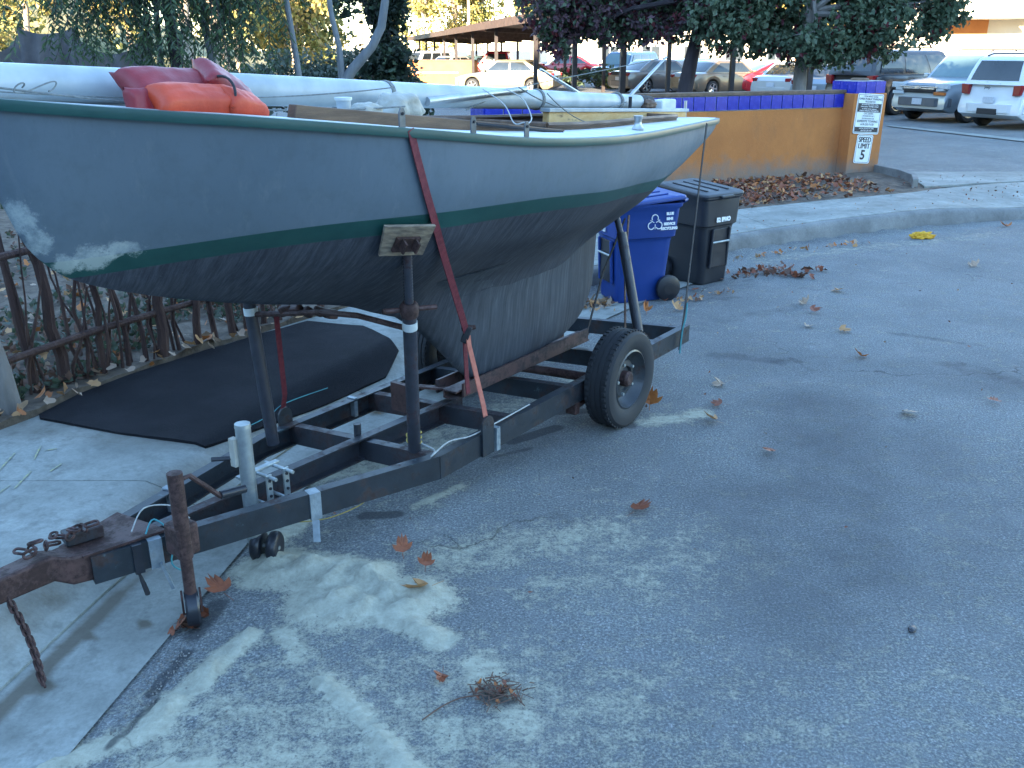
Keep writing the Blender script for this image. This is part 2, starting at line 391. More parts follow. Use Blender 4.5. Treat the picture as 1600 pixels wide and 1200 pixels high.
# concrete driveway apron on the left, in slabs with open joints
left_F = [p for p in F_LINE if -1.6 < p[1] < 7.3]
BACK = [(-7.5, -1.5), (-5.4, 1.0), (-3.9, 3.2), (-2.85, 4.66), (-2.71, 4.93), (-2.58, 5.41), (-2.19, 6.06), (-1.63, 6.89), (-1.0, 7.75)]
fa, ba = resample(left_F, 121), resample(BACK, 121)
cuts = [0, 22, 52, 74, 96, 120]
for a, b in zip(cuts[:-1], cuts[1:]):
    fs_, bs_ = fa[a:b + 1].copy(), ba[a:b + 1].copy()
    g_ = 0.006 / max(np.hypot(*(fa[b] - fa[a])), .1)
    fs_[0] += (fs_[1] - fs_[0]) * .12; bs_[0] += (bs_[1] - bs_[0]) * .06
    strip('driveway_slab', fs_, bs_, max(12, (b - a) * 2), 26, M['concrete'], off=0.022, edge=0.03,
          stain=[(*(-1.931, 3.684), *(-1.733, 3.414), .05, .6), (*(-2.644, 4.750), *(-1.731, 4.579), .35, .42), (*(-1.911, 2.923), *(-1.803, 3.518), .12, .45), (*(-1.867, 3.131), *(-1.750, 3.268), .06, .5), (*(-2.305, 3.684), *(-2.282, 4.268), .2, .3)])
# fresh black asphalt patch laid over the driveway
strip('asphalt_patch', [(-2.67, 4.87), (-2.15, 4.66), (-1.62, 4.50), (-1.28, 5.15), (-0.98, 5.72), (-0.86, 5.95), (-0.81, 6.32)],
      [(-2.70, 4.92), (-2.60, 5.30), (-2.46, 5.60), (-2.18, 6.02), (-1.85, 6.5), (-1.57, 6.84), (-1.12, 6.72)], 60, 30, M['new_asphalt'], off=0.036, rough=0.006, edge=0.03)
# planting bed behind the stick fence
strip('planting_bed', BACK[2:], [(-12, 7.5), (-11, 9.5), (-8, 11.5), (-4.5, 13.0), (-1.0, 13.2), (1.0, 12.6)], 60, 40, M['soil'], off=0.07, rough=0.05, edge=0.08)

# pavement with kerb, curving round to the entrance drive
K = [(-0.9, 7.0), (0.0, 7.9), (0.62, 8.52), (1.47, 9.45), (2.18, 10.13), (3.72, 11.17), (5.0, 11.86), (5.75, 12.16), (6.9, 12.55), (10.5, 13.42), (18, 14.05)]
D = [(-1.2, 8.4), (-0.6, 9.3), (0.3, 10.2), (1.1, 11.0), (2.68, 11.84), (4.2, 12.7), (5.72, 13.45), (6.4, 13.9), (7.4, 14.4), (10.2, 15.2), (17.5, 15.9)]
ka, da = resample(K, 141), resample(D, 141)
kcuts = [0, 12, 24, 36, 48, 60, 72, 84, 98, 112, 126, 140]
for a, b in zip(kcuts[:-1], kcuts[1:]):
    fs_, bs_ = ka[a:b + 1].copy(), da[a:b + 1].copy()
    fs_[0] += (fs_[1] - fs_[0]) * .05; bs_[0] += (bs_[1] - bs_[0]) * .05
    strip('pavement_slab', fs_, bs_, 26, 12, M['concrete'], off=0, zfun=lambda g: 0.152 - 0.06 * sst((g[:, 0] - 5.3) / 1.6) * sst(1 - (fdist(g) - 0.1) / 1.1) + 0 * g[:, 0], edge=0.05)
# kerb stones: one poured kerb swept along the street edge
mb = MB(); rings = []
for i in range(141):
    p = ka[i]; q = ka[min(i + 1, 140)] - ka[max(i - 1, 0)]; q = q / np.hypot(*q); nrm = np.array([q[1], -q[0]])
    lo_ = 0.06 * smooth((p[0] - 5.3) / 1.6); top = 0.146 - lo_
    prof = [(-0.10, -0.1), (-0.10, top), (0.055, top), (0.085, top - 0.012), (0.11, top - 0.045), (0.135, -0.03), (0.15, -0.12)]
    rings.append([(p[0] + nrm[0] * a - nrm[0] * 0.12 * 0, p[1] + nrm[1] * a, b) for a, b in prof])
mb.loft(rings, caps=True, closed=True)
o = mb.build('kerb', M['kerb'], smooth=True); o['kind'] = 'structure'
# leaf-strewn soil in front of the wall
strip('dirt_bed', D[:8], [(-1.2, 11.5), (-.5, 13.0), (0.4, 13.55), (1.6, 14.05), (3.0, 14.6), (4.2, 15.1), (5.3, 15.55), (6.35, 15.95)], 70, 22, M['soil'], off=0, zfun=lambda g: 0.145 + 0 * g[:, 0], rough=0.02, edge=0.08)
# concrete apron of the entrance and the pale drain band across the car park
strip('entrance_apron', [(6.15, 14.0), (7.4, 14.45), (10.2, 15.25), (17.5, 15.95)], [(6.5, 15.75), (8.2, 15.75), (11.2, 15.9), (17.0, 16.6)], 40, 10, M['concrete'], off=0, zfun=lambda g: 0.162 + 0 * g[:, 0], edge=0.03)
strip('drain_band', [(9.85, 25.3), (11.29, 20.9), (13.2, 15.2)], [(10.1, 25.6), (11.75, 21.2), (13.9, 15.3)], 40, 4, M['concrete'], off=0.02)
mb = MB(); mb.loft([[(x + a * .83, y + a * .55, b) for a, b in ((-.07, 0), (-.07, .27), (.07, .27), (.07, 0))] for x, y in ((6.08, 15.93), (6.25, 15.2), (6.22, 14.6), (6.0, 14.0))], closed=True)
o = mb.build('kerb', M['kerb'], bevel=0.01); o['kind'] = 'structure'

# unseen hill added behind the camera to cast the street's evening shade, and the sunlit slope beyond the fence
def hillmesh(name, c, ux, L, Wd, H, mat, seed, n=70, m=24, prof=None):
    ux = Vector((*ux, 0)).normalized(); uy = Vector((-ux.y, ux.x, 0)); mb = MB(); V = []
    for i in range(n):
        for j in range(m):
            a = -L / 2 + L * i / (n - 1); b = -Wd / 2 + Wd * j / (m - 1); q = 1 - abs(2 * j / (m - 1) - 1)
            e = smooth(min(i, n - 1 - i) / (0.12 * n))
            hz = H * (smooth(q * 1.15) * (0.97 + 0.03 * e)) * (prof(a) if prof else 1)
            hz *= 1 + 0.06 * mnoise.fractal((a * .05 + seed, b * .05, 0), 1, 2, 4)
            p = Vector(c) + ux * a + uy * b; V.append((p.x, p.y, hz - 0.3))
    mb.add(V, [(i * m + j, (i + 1) * m + j, (i + 1) * m + j + 1, i * m + j + 1) for i in range(n - 1) for j in range(m - 1)])
    o = mb.build(name, mat, smooth=True, angle=180); o['kind'] = 'structure'; return o
sdx, sdy = math.sin(R(SUN_AZ)), math.cos(R(SUN_AZ))
hillmesh('hill', (-sdx * 41, -sdy * 41, 0), (sdy, -sdx), 230, 44, 19.4, M['shade_hill'], 1.0)
hillmesh('hillside', (-42, 82, 0), (0.93, 0.1), 120, 60, 15, M['hill'], 5.0, prof=lambda a: 0.06 + 0.94 * smooth((30 - a) / 60))

# ------------------------------------------------------------------ boundary wall, pillars, tiles and signs
t = NT('orange_stucco')
n1 = t.noise(1.6, 6, 0.65); n2 = t.noise(70, 3, 0.6)
c = t.ramp(n1, [(0.35, (0.54, 0.205, 0.062)), (0.65, (0.45, 0.165, 0.052))])
sep = t.n('ShaderNodeSeparateXYZ'); t.l(t.tc.outputs['Object'], sep.inputs[0])
dirt = t.math('SUBTRACT', t.math('ADD', t.math('MULTIPLY', t.noise(4.5, 6, .7), 0.75), 0.16), sep.outputs['Z'])
c = t.mix(t.ramp(dirt, [(0.10, 0.0), (0.42, 0.8)]), c, (0.20, 0.19, 0.165))
c = t.mix(t.ramp(t.noise(3, 7, .75, stretch=(1, 1, .35)), [(0.50, 0.0), (0.72, 0.55)]), c, (0.30, 0.135, 0.06))
c = t.mix(t.ramp(t.noise(14, 6, .75), [(0.60, 0.0), (0.74, 0.35)]), c, (0.60, 0.34, 0.17))
t.bump(t.math('ADD', n2, t.noise(18, 6, .7)), 0.55, 0.012); M['stucco'] = t.out(c, 0.88, spec=0.25)
M['wall_cap'] = pm('wall_cap', (0.20, 0.13, 0.085), (0.13, 0.09, 0.06), 12, 0.85, bump=.3)
M['blue_tile'] = pm('blue_glazed_tile', (0.012, 0.025, 0.30), (0.016, 0.035, 0.40), 3, 0.22, bump=.05, bscale=30)
M['grout'] = pm('grout', (0.45, 0.45, 0.44), (0.33, 0.33, 0.33), 30, 0.9)
M['sign_white'] = pm('sign_white', (0.74, 0.78, 0.76), (0.68, 0.73, 0.72), 6, 0.4)
M['sign_black'] = pm('sign_black', (0.012, 0.014, 0.022), (0.02, 0.02, 0.03), 20, 0.45)
M['white_print'] = pm('white_print', (0.78, 0.8, 0.8), (0.7, 0.72, 0.72), 40, 0.5)

def text_mesh(name, s, size, mat, parent, loc, rot, align='CENTER', bold=0.0, xscale=1.0):
    cu = bpy.data.curves.new(name, 'FONT'); cu.body = s; cu.size = size; cu.align_x = align; cu.align_y = 'CENTER'; cu.offset = bold; cu.resolution_u = 3
    tmp = bpy.data.objects.new('tmp_text', cu); col.objects.link(tmp)
    bpy.context.view_layer.update()
    me = bpy.data.meshes.new_from_object(tmp.evaluated_get(bpy.context.evaluated_depsgraph_get()))
    bpy.data.objects.remove(tmp); bpy.data.curves.remove(cu)
    me.name = name; me.materials.clear(); me.materials.append(mat)
    o = bpy.data.objects.new(name, me); col.objects.link(o); o.parent = parent; o.location = loc; o.rotation_euler = rot; o.scale = (xscale, 1, 1)
    return o

WRZ = R(22)
wall = empty('boundary_wall', (5.42, 15.55, 0.05), WRZ)
tag(wall, 'low orange stucco wall topped with a row of blue tiles', 'wall')
MB().box((-2.60, .35, .55), (5.4, .20, 1.16)).build('stucco_face', M['stucco'], wall, bevel=.01)
MB().box((-2.60, .35, 1.245), (5.4, .188, .23)).build('tile_bed', M['grout'], wall)
MB().box((-2.60, .35, 1.385), (5.44, .25, .05)).build('coping', M['wall_cap'], wall, bevel=.008)
tile_me = None
def tile(parent, c, size, rot=0.0):
    global tile_me
    if tile_me is None:
        o = MB().box((0, 0, 0), (1, 1, 1)).build('tile', M['blue_tile'], parent); tile_me = o.data
    else:
        o = bpy.data.objects.new('tile', tile_me); col.objects.link(o); o.parent = parent
    o.location = (c[0] + rng.uniform(-.002, .002), c[1], c[2] + rng.uniform(-.002, .002)); o.scale = (size[0] * rng.uniform(.975, 1), size[1], size[2] * rng.uniform(.98, 1)); o.rotation_euler = (rng.uniform(-.012, .012), rng.uniform(-.008, .008), rot + rng.uniform(-.015, .015)); return o
for i in range(26):
    tile(wall, (-.010 - .2045 * i, .247, 1.246), (.190, .022, .205))
def pillar(label, x0, y0, w, d, zt, base_z=0.0):
    px = Matrix.Rotation(WRZ, 3, 'Z') @ Vector((x0, y0, 0)) + Vector((5.42, 15.55, 0.05 + base_z))
    p = empty('wall_pillar', px, WRZ); tag(p, label, 'pillar', 'tiled pillars of the boundary wall')
    MB().box((w / 2, d / 2, zt / 2 - .04), (w, d, zt + .08)).build('stucco_face', M['stucco'], p, bevel=.012)
    iw = w - .07
    MB().box((w / 2, d / 2, zt + .085), (iw - .02, d - .09, .19)).build('tile_bed', M['grout'], p)
    n = 3
    for i in range(n):
        cw = iw / n
        tile(p, (.035 + cw * (i + .5), .035, zt + .092), (cw - .012, .02, .185))
        tile(p, (.035 + cw * (i + .5), d - .035, zt + .092), (cw - .008, .02, .185))
        dw = (d - .07) / n
        tile(p, (.032, .035 + dw * (i + .5), zt + .092), (.02, dw - .008, .185))
        tile(p, (w - .032, .035 + dw * (i + .5), zt + .092), (.02, dw - .008, .185))
    MB().box((w / 2, d / 2, zt + .187), (iw - .03, d - .1, .012)).build('pillar_top', M['grout'], p)
    return p
pil = pillar('orange pillar carrying two white signs at the car park entrance', .09, 0, .66, .62, 1.36)
pil2 = pillar('orange pillar with blue tile cap seen above the boat cockpit', -6.27, .02, .92, .6, 1.14)
MB().tube([(.33 + .12 * math.cos(k * 6.283 / 14), .3 + .12 * math.sin(k * 6.283 / 14), 1.56) for k in range(15)], .03, 8).build('coil', M['wall_cap'], pil, smooth=True)

# two signs screwed to the pillar
def sign_plate(name, w, h, parent, mat, r=.03):
    mb = MB(); pr = rrect(w / 2, h / 2, r, 4)
    mb.loft([[(x, -t_, z) for x, z in pr] for t_ in (0, .006)]); return mb.build(name, mat, parent)
s1 = empty('parking_sign', pil.matrix_basis @ Vector((.315, -.004, 1.04)), WRZ); s1.rotation_euler = (R(-1), R(3.5), WRZ)
tag(s1, 'white and black tow-away parking sign on the orange pillar, above the speed limit sign', 'sign')
sign_plate('plate', .53, .63, s1, M['sign_white'])
def bar(z, h, w=.47):
    MB().box((0, -.0075, z), (w, .003, h)).build('black_band', M['sign_black'], s1)
mbf = MB()
for a, b, cx, cz in ((.49, .006, 0, .295), (.49, .006, 0, -.295), (.006, .59, -.245, 0), (.006, .59, .245, 0)): mbf.box((cx, -.0072, cz), (a, .002, b))
mbf.build('border', M['sign_black'], s1)
bar(.095, .135); bar(-.245, .075)
RX = R(90)
for s_, sz, zz, mt in (('TOW AWAY ZONE', .033, .268, 'sign_black'), ('OPEN PUBLIC PARKING', .044, .23, 'sign_black'), ('PROHIBITED', .038, .188, 'sign_black'),
                       ('All unauthorized vehicles will be', .026, .145, 'white_print'), ('cited and/or TOWED AWAY', .030, .113, 'white_print'), ('at vehicle owners expense.', .028, .079, 'white_print'), ('PUBLIC PARKING PROHIBITED', .029, .047, 'white_print'),
                       ('CVC 22658A', .036, .005, 'sign_black'), ('( 24 HOURS PER DAY )', .026, -.033, 'sign_black'), ('For Information Call', .030, -.071, 'sign_black'), ('EXPEDITE TOWING', .048, -.116, 'sign_black'), ('619-233-7170', .048, -.165, 'sign_black'),
                       ('LOCAL POLICE 531-2000', .028, -.228, 'white_print'), ('SANTEE 258-3100', .030, -.262, 'white_print')):
    text_mesh('lettering', s_, sz, M[mt], s1, (0, -.0105, zz), (RX, 0, 0), bold=.0005)
s2 = empty('speed_limit_sign', pil.matrix_basis @ Vector((.30, -.004, .485)), WRZ); s2.rotation_euler = (R(-1), R(4.5), WRZ)
tag(s2, 'white speed limit 5 sign low on the orange pillar', 'sign')
sign_plate('plate', .33, .46, s2, M['sign_white'], .035)
mbf = MB(); mbf.tube([(x, -.0065, z) for x, z in rrect(.148, .213, .028, 4) + [(.148, .185)]], .003, 4); mbf.build('border', M['sign_black'], s2)
for dx_ in (-.0035, 0, .0035):
  text_mesh('lettering', 'SPEED', .118, M['sign_black'], s2, (dx_, -.0085 - dx_ * .1, .145), (RX, 0, 0), bold=.0008, xscale=.80)
  text_mesh('lettering', 'LIMIT', .118, M['sign_black'], s2, (dx_, -.0085 - dx_ * .1, .045), (RX, 0, 0), bold=.0, xscale=.88)
text_mesh('lettering', '5', .21, M['sign_black'], s2, (0, -.0085, -.10), (RX, 0, 0), bold=.006)

# ------------------------------------------------------------------ carport, buildings, far walls
M['brown_wood'] = pm('brown_painted_wood', (0.085, 0.05, 0.035), (0.05, 0.03, 0.022), 5, 0.75, bump=.2)
M['roof_felt'] = pm('roof_felt', (0.16, 0.12, 0.10), (0.10, 0.08, 0.07), 3, 0.9, bump=.3)
M['dark_post'] = pm('dark_post', (0.03, 0.025, 0.028), (0.05, 0.04, 0.04), 6, 0.6)
M['cream'] = pm('cream_stucco', (0.66, 0.60, 0.48), (0.60, 0.54, 0.43), 1.2, 0.9, bump=.2, bscale=40)
M['terracotta'] = pm('terracotta_stucco', (0.50, 0.20, 0.06), (0.44, 0.17, 0.055), 1.2, 0.9, bump=.2, bscale=40)
M['window'] = pm('window_glass', (0.03, 0.04, 0.05), (0.05, 0.06, 0.07), 2, 0.08)
M['frame_white'] = pm('white_frame', (0.7, 0.7, 0.68), (0.62, 0.62, 0.6), 6, 0.5)
def carport(label, p0, p1, depth, h0, h1, posts, post_depths):
    """p0-p1 front edge on the ground; roof slab slopes up towards p1"""
    p0, p1 = Vector(p0), Vector(p1); d = (p1 - p0); L = d.length; rz = math.atan2(d.y, d.x)
    c = empty('carport', (p0.x, p0.y, .15), rz); tag(c, label, 'carport', 'carports of the car park')
    mb = MB(); mb.loft([[(x, -0.5, h + a) for a in (0, .12)] + [(x, depth, h - .35 + a) for a in (.12, 0)] for x, h in ((-.8, h0), (L + .8, h1))]); mb.build('roof', M['roof_felt'], c)
    mb = MB(); mb.loft([[(x, -0.53, h - .16), (x, -0.53, h + .16), (x, -0.45, h + .16), (x, -0.45, h - .16)] for x, h in ((-.84, h0), (L + .84, h1))]); mb.build('fascia', M['brown_wood'], c)
    mb = MB(); mb.loft([[(-.9 + (L + 1.76) * k, -0.44, h - .12), (-.9 + (L + 1.76) * k, depth, h - .47), (-.82 + (L + 1.76) * k, depth, h - .47), (-.82 + (L + 1.76) * k, -0.44, h - .12)] + [] for k, h in ((0, h0 + .01),)] + [[(-.9, -0.44, h0 + .14), (-.9, depth, h0 - .21), (-.82, depth, h0 - .21), (-.82, -0.44, h0 + .14)]]); mb.build('end_fascia', M['brown_wood'], c)
    for x in posts:
        hh = h0 + (h1 - h0) * (x / L)
        for y in post_depths:
            MB().box((x, y, (hh - .1) / 2 - .05), (.14, .14, hh - .1 + .1)).build('post', M['dark_post'], c)
    for x in posts:
        hh = h0 + (h1 - h0) * (x / L)
        MB().beam((x, -.4, hh - .13), (x, depth - .1, hh - .42), .1, .2).build('rafter', M['brown_wood'], c)
    return c
carport('long brown carport with dark posts standing behind the boat mast', (-9.2, 93, 0), (2.75, 24.6, 0), 5.6, 2.75, 2.95, [5, 12, 19, 26, 33, 40.6, 48.7, 57.9, 64.0, 69.2], [.1, 5.2])
def block(name, label, cat, pts, z0, z1, mat):
    r = empty(name, (0, 0, 0)); tag(r, label, cat)
    mb = MB(); mb.loft([[(x, y, zz) for x, y in pts] for zz in (z0, z1)]); mb.build('stucco_face', mat, r, bevel=.02); return r
w2 = block('parking_wall', 'low sunlit orange wall beside the carport posts', 'wall', [(-6.0, 54.6), (-1.9, 53.3), (-1.85, 53.55), (-5.95, 54.85)], .1, 1.45, M['terracotta'])
MB().box((-3.95, 54.07, 1.47), (4.4, .34, .05), Matrix.Rotation(R(-17.6), 3, 'Z')).build('coping', M['wall_cap'], w2)
w3 = block('parking_wall', 'pale low wall end left of the sunlit orange wall', 'wall', [(-9.5, 56.0), (-7.0, 55.2), (-6.95, 55.45), (-9.45, 56.3)], .1, 1.35, M['cream'])

def house(name, label, c, rz, L, Dp, H, mat, trim, rows, colsn, roof_over=.5, recess=None):
    b = empty(name, c, rz); tag(b, label, 'building')
    MB().box((L / 2, Dp / 2, H / 2), (L, Dp, H)).build('wall', mat, b, bevel=.03)
    MB().box((L / 2, Dp / 2, H + .12), (L + 2 * roof_over, Dp + 2 * roof_over, .25)).build('roof', trim, b)
    for rI in range(rows):
        zc = 1.55 + rI * 2.9
        for k in range(colsn):
            xc = L * (k + .5) / colsn
            if recess and recess == (rI, k): continue
            o = MB().box((xc, -.01, zc), (1.5, .06, 1.2)).build('window', M['frame_white'], b)
            for sx in (-.37, .37): MB().box((xc + sx, -.045, zc), (.66, .02, 1.08)).build('pane', M['window'], o)
            yc = Dp * (k + .5) / colsn
            o = MB().box((-.01, yc, zc), (.06, 1.3, 1.1)).build('window', M['frame_white'], b)
            MB().box((-.045, yc, zc), (.02, 1.15, .96)).build('pane', M['window'], o)
    return b
apt = house('apartment_building', 'bright sunlit pale apartment building at the right edge behind the SUVs', (17.5, 44.5, .15), R(-10), 16, 10, 9.0, M['cream'], M['cream'], 0, 4)
# recessed orange stair bay and band windows of the apartment building
MB().box((4.2, -.6, 3.6), (4.6, 1.2, .9)).build('balcony_front', M['cream'], apt, bevel=.02)
MB().box((2.45, -.03, 2.85), (2.2, .08, .62)).build('orange_recess', M['terracotta'], apt)
MB().box((2.6, -1.2, 3.2), (3.6, 2.3, .14)).build('balcony_slab', M['cream'], apt, bevel=.02)
MB().box((9.5, -.03, 1.5), (1.6, .08, 1.3)).build('window', M['window'], apt)
annex = house('stair_tower', 'orange stair tower between the yellow tree and the pale apartment building', (14.3, 47.5, .15), R(-10), 3.0, 6, 7.5, M['terracotta'], M['cream'], 0, 1)
MB().box((2.2, -.03, 1.6), (.8, .08, 2.6)).build('door', M['dark_post'], annex)
far_b = house('far_apartment_building', 'long pale sunlit apartment block beyond the far parked cars', (3.0, 82, .15), R(-4), 34, 9, 6.0, M['cream'], M['terracotta'], 2, 10)
# ------------------------------------------------------------------ the sailboat (local x runs from bow to stern, y to the far side)
BO = (-.718, 4.216, 0); BRZ = math.atan2(.8146, .58)
def L(s, w, z): return (s, -w, z)                       # boat coordinates
def LT(s, w, z): return (s, -w, z - .083 * (.48 - w))   # trailer frame: its far side sits lower, in the gutter
BM = Matrix.Translation(BO) @ Matrix.Rotation(BRZ, 4, 'Z')
def bl(s, w, z): return BM @ Vector(L(s, w, z))

# paints
t = NT('grey_topside_paint')
n1 = t.noise(1.3, 5); n2 = t.noise(9, 6, .7); n3 = t.noise(60, 3)
c = t.ramp(n1, [(0.3, (0.100, 0.134, 0.166)), (0.7, (0.124, 0.158, 0.190))])
c = t.mix(t.ramp(n2, [(0.50, 0.0), (0.72, 0.35)]), c, (0.075, 0.105, 0.12))
c = t.mix(t.ramp(t.noise(7, 7, .8, stretch=(5, 5, .35)), [(0.52, 0.0), (0.70, 0.30)]), c, (0.07, 0.10, 0.115))
c = t.mix(t.ramp(t.noise(24, 7, .8), [(0.66, 0.0), (0.72, 0.45)]), c, (0.24, 0.26, 0.26))
c = t.mix(t.ramp(t.noise(3, 6, .7, stretch=(6, 6, .7)), [(0.58, 0.0), (0.75, 0.25)]), c, (0.24, 0.26, 0.265))
def blob(cx, cy, cz, rad, sx=1, sz=1, ns=26, amp=.95):
    mp = t.n('ShaderNodeMapping'); mp.vector_type = 'POINT'
    mp.inputs['Location'].default_value = (-cx * sx, -cy, -cz * sz); mp.inputs['Scale'].default_value = (sx, 1, sz)
    t.l(t.tc.outputs['Object'], mp.inputs[0])
    ln = t.n('ShaderNodeVectorMath', operation='LENGTH'); t.l(mp.outputs[0], ln.inputs[0])
    d = t.math('DIVIDE', ln.outputs['Value'], rad)
    return t.ramp(t.math('ADD', d, t.math('MULTIPLY', t.math('SUBTRACT', t.noise(ns, 6, .75), .5), amp * 2.2)), [(0.62, 0.75), (1.02, 0.0)])
FILL = [(-1.31, -.06, 1.435, .085, 1.0, 1.4), (-1.22, -.10, 1.455, .07, .7, 2.0), (-1.50, -.02, 1.60, .06, 1.0, .8), (-1.47, -.03, 1.50, .05, 1, 1), (-1.39, -.03, 1.42, .05, 1, 1)]
for q in FILL[:5]: c = t.mix(blob(*q), c, t.ramp(t.noise(18, 7, .8), [(.4, (0.42, 0.46, 0.45)), (.62, (0.22, 0.27, 0.29))]))
t.bump(n3, .05, .002); M['topside'] = t.out(c, t.ramp(n2, [(.3, .40), (.7, .58)]), spec=.4)
t = NT('green_stripe_paint')
c = t.ramp(t.noise(6, 6, .7), [(0.35, (0.006, 0.050, 0.046)), (0.7, (0.014, 0.070, 0.062))])
for q in FILL[:2] + FILL[3:]: c = t.mix(blob(*q), c, (0.42, 0.46, 0.43))
M['green'] = t.out(c, .45)
t = NT('bottom_paint')
st = t.noise(4, 7, .8, stretch=(16, 2, .6)); n2 = t.noise(2.0, 6, .7)
c = t.ramp(st, [(0.34, (0.022, 0.025, 0.036)), (0.50, (0.044, 0.049, 0.064)), (0.64, (0.078, 0.088, 0.108))])
c = t.mix(t.ramp(n2, [(0.45, 0.0), (0.7, 0.45)]), c, (0.075, 0.078, 0.088))
c = t.mix(t.ramp(t.noise(38, 5, .8), [(0.60, 0.0), (0.72, 0.5)]), c, (0.11, 0.115, 0.12))
t.bump(st, .12, .003); M['bottom'] = t.out(c, .75, spec=.3)
t = NT('keel_paint')
st = t.noise(4, 6, .75, stretch=(10, 3, .5)); n2 = t.noise(1.6, 6, .7)
c = t.ramp(st, [(0.34, (0.030, 0.036, 0.048)), (0.52, (0.056, 0.065, 0.080)), (0.70, (0.095, 0.108, 0.125))])
c = t.mix(t.ramp(n2, [(0.42, 0.0), (0.66, 0.5)]), c, (0.030, 0.029, 0.036))
t.bump(st, .1, .003); M['keel'] = t.out(c, .7, spec=.35)
M['deck'] = pm('deck_white', (0.60, 0.63, 0.61), (0.46, 0.49, 0.48), 7, .6, bump=.15, bscale=60)
M['mast'] = pm('mast_white', (0.42, 0.46, 0.48), (0.30, 0.34, 0.36), 5, .45, bump=.05, stretch=(1, 1, 1))
M['varnish'] = pm('weathered_varnish', (0.14, 0.075, 0.04), (0.075, 0.042, 0.025), 3, .6, bump=.2, bscale=20, stretch=(1, 8, 8))
M['cockpit'] = pm('cockpit_wood', (0.09, 0.055, 0.04), (0.05, 0.035, 0.03), 4, .7, stretch=(1, 8, 8))
t = NT('peeling_yellow_boom')
c = t.ramp(t.noise(4, 7, .75, stretch=(1, 3, 3)), [(0.36, (0.50, 0.27, 0.08)), (0.56, (0.62, 0.42, 0.20)), (0.66, (0.20, 0.12, 0.06)), (0.72, (0.55, 0.33, 0.12))])
M['boom'] = t.out(c, .7)
M['galv'] = pm('galvanised_steel', (0.42, 0.46, 0.46), (0.30, 0.33, 0.34), 14, .45, metal=.7, bump=.1)
M['alu'] = pm('dull_aluminium', (0.45, 0.47, 0.48), (0.36, 0.38, 0.40), 10, .42, metal=.8)
M['dull_steel'] = pm('dull_steel', (0.12, 0.13, 0.145), (0.08, 0.09, 0.1), 20, .5, metal=.5)
M['rope_white'] = pm('white_rope', (0.42, 0.42, 0.40), (0.3, 0.3, 0.28), 60, .9)
M['rope_grey'] = pm('grey_rope', (0.20, 0.21, 0.20), (0.13, 0.14, 0.14), 60, .9)
M['rope_black'] = pm('black_strap', (0.016, 0.016, 0.02), (0.03, 0.03, 0.034), 50, .8)
M['rope_teal'] = pm('teal_cord', (0.05, 0.28, 0.30), (0.06, 0.22, 0.25), 50, .8)
M['cord_yellow'] = pm('yellow_cord', (0.42, 0.31, 0.06), (0.34, 0.25, 0.06), 50, .8)

ZS = ([-1.70, -1.57, -1.25, -.9, -.33, .47, 1.0, 1.54, 2.65, 3.4, 3.93], [1.972, 1.955, 1.917, 1.88, 1.815, 1.725, 1.69, 1.665, 1.635, 1.61, 1.59])
BS = ([-1.70, -1.66, -1.57, -1.25, -.9, -.33, .2, .6, 1.0, 1.54, 2.1, 2.65, 3.2, 3.6, 3.93], [.0, .05, .13, .305, .47, .645, .715, .73, .715, .63, .52, .40, .26, .155, .03])
ZC = ([-1.70, -1.62, -1.55, -1.50, -1.44, -1.36, -1.03, -.59, -.1, .2, .5, 1.0, 1.5, 1.9, 2.2, 2.49, 2.9, 3.33, 3.65, 3.93], [1.972, 1.80, 1.64, 1.50, 1.42, 1.355, 1.225, 1.10, .985, .87, .80, .78, .82, .93, 1.06, 1.15, 1.245, 1.36, 1.46, 1.56])
ZW = ([-1.7, -1.36, -.45, .45, 1.4, 2.2, 3.0, 4.0], [1.355, 1.36, 1.41, 1.39, 1.325, 1.28, 1.25, 1.22])
STRIPE = .070
ZT = [0, .06, .16, .32, .5, .75, 1.0]
G_KEEL = [.10, .145, .21, .42, .72, .945, 1]; G_BOW = [0, .11, .24, .42, .60, .81, 1]; G_MID = [0, .16, .40, .69, .87, .97, 1]; G_STE = [0, .25, .50, .73, .88, .97, 1]
def hull_w(s, z):
    zs, zc, b = pchip(s, *ZS), pchip(s, *ZC), pchip(s, *BS)
    q = (z - zc) / max(zs - zc, 1e-4); q = min(max(q, 0), 1)
    if s < 0: k = smooth((s + 1.5) / 1.5); g = pchip(q, ZT, G_BOW) * (1 - k) + pchip(q, ZT, G_MID) * k
    else: k = smooth((s - .8) / 1.8); g = pchip(q, ZT, G_MID) * (1 - k) + pchip(q, ZT, G_STE) * k
    kf = smooth((s + .2) / .7) * smooth((2.25 - s) / .6)      # wineglass sections where the hull runs down into the keel
    g = g * (1 - kf) + pchip(q, ZT, G_KEEL) * kf
    return b * g
boat = empty('sailboat', BO, BRZ)
tag(boat, 'grey keel sailboat with green stripe and dark bottom resting on a rusty trailer', 'sailboat')
st_s = list(np.linspace(-1.70, -1.30, 26)) + list(np.linspace(-1.28, 3.5, 84)) + list(np.linspace(3.54, 3.93, 12))
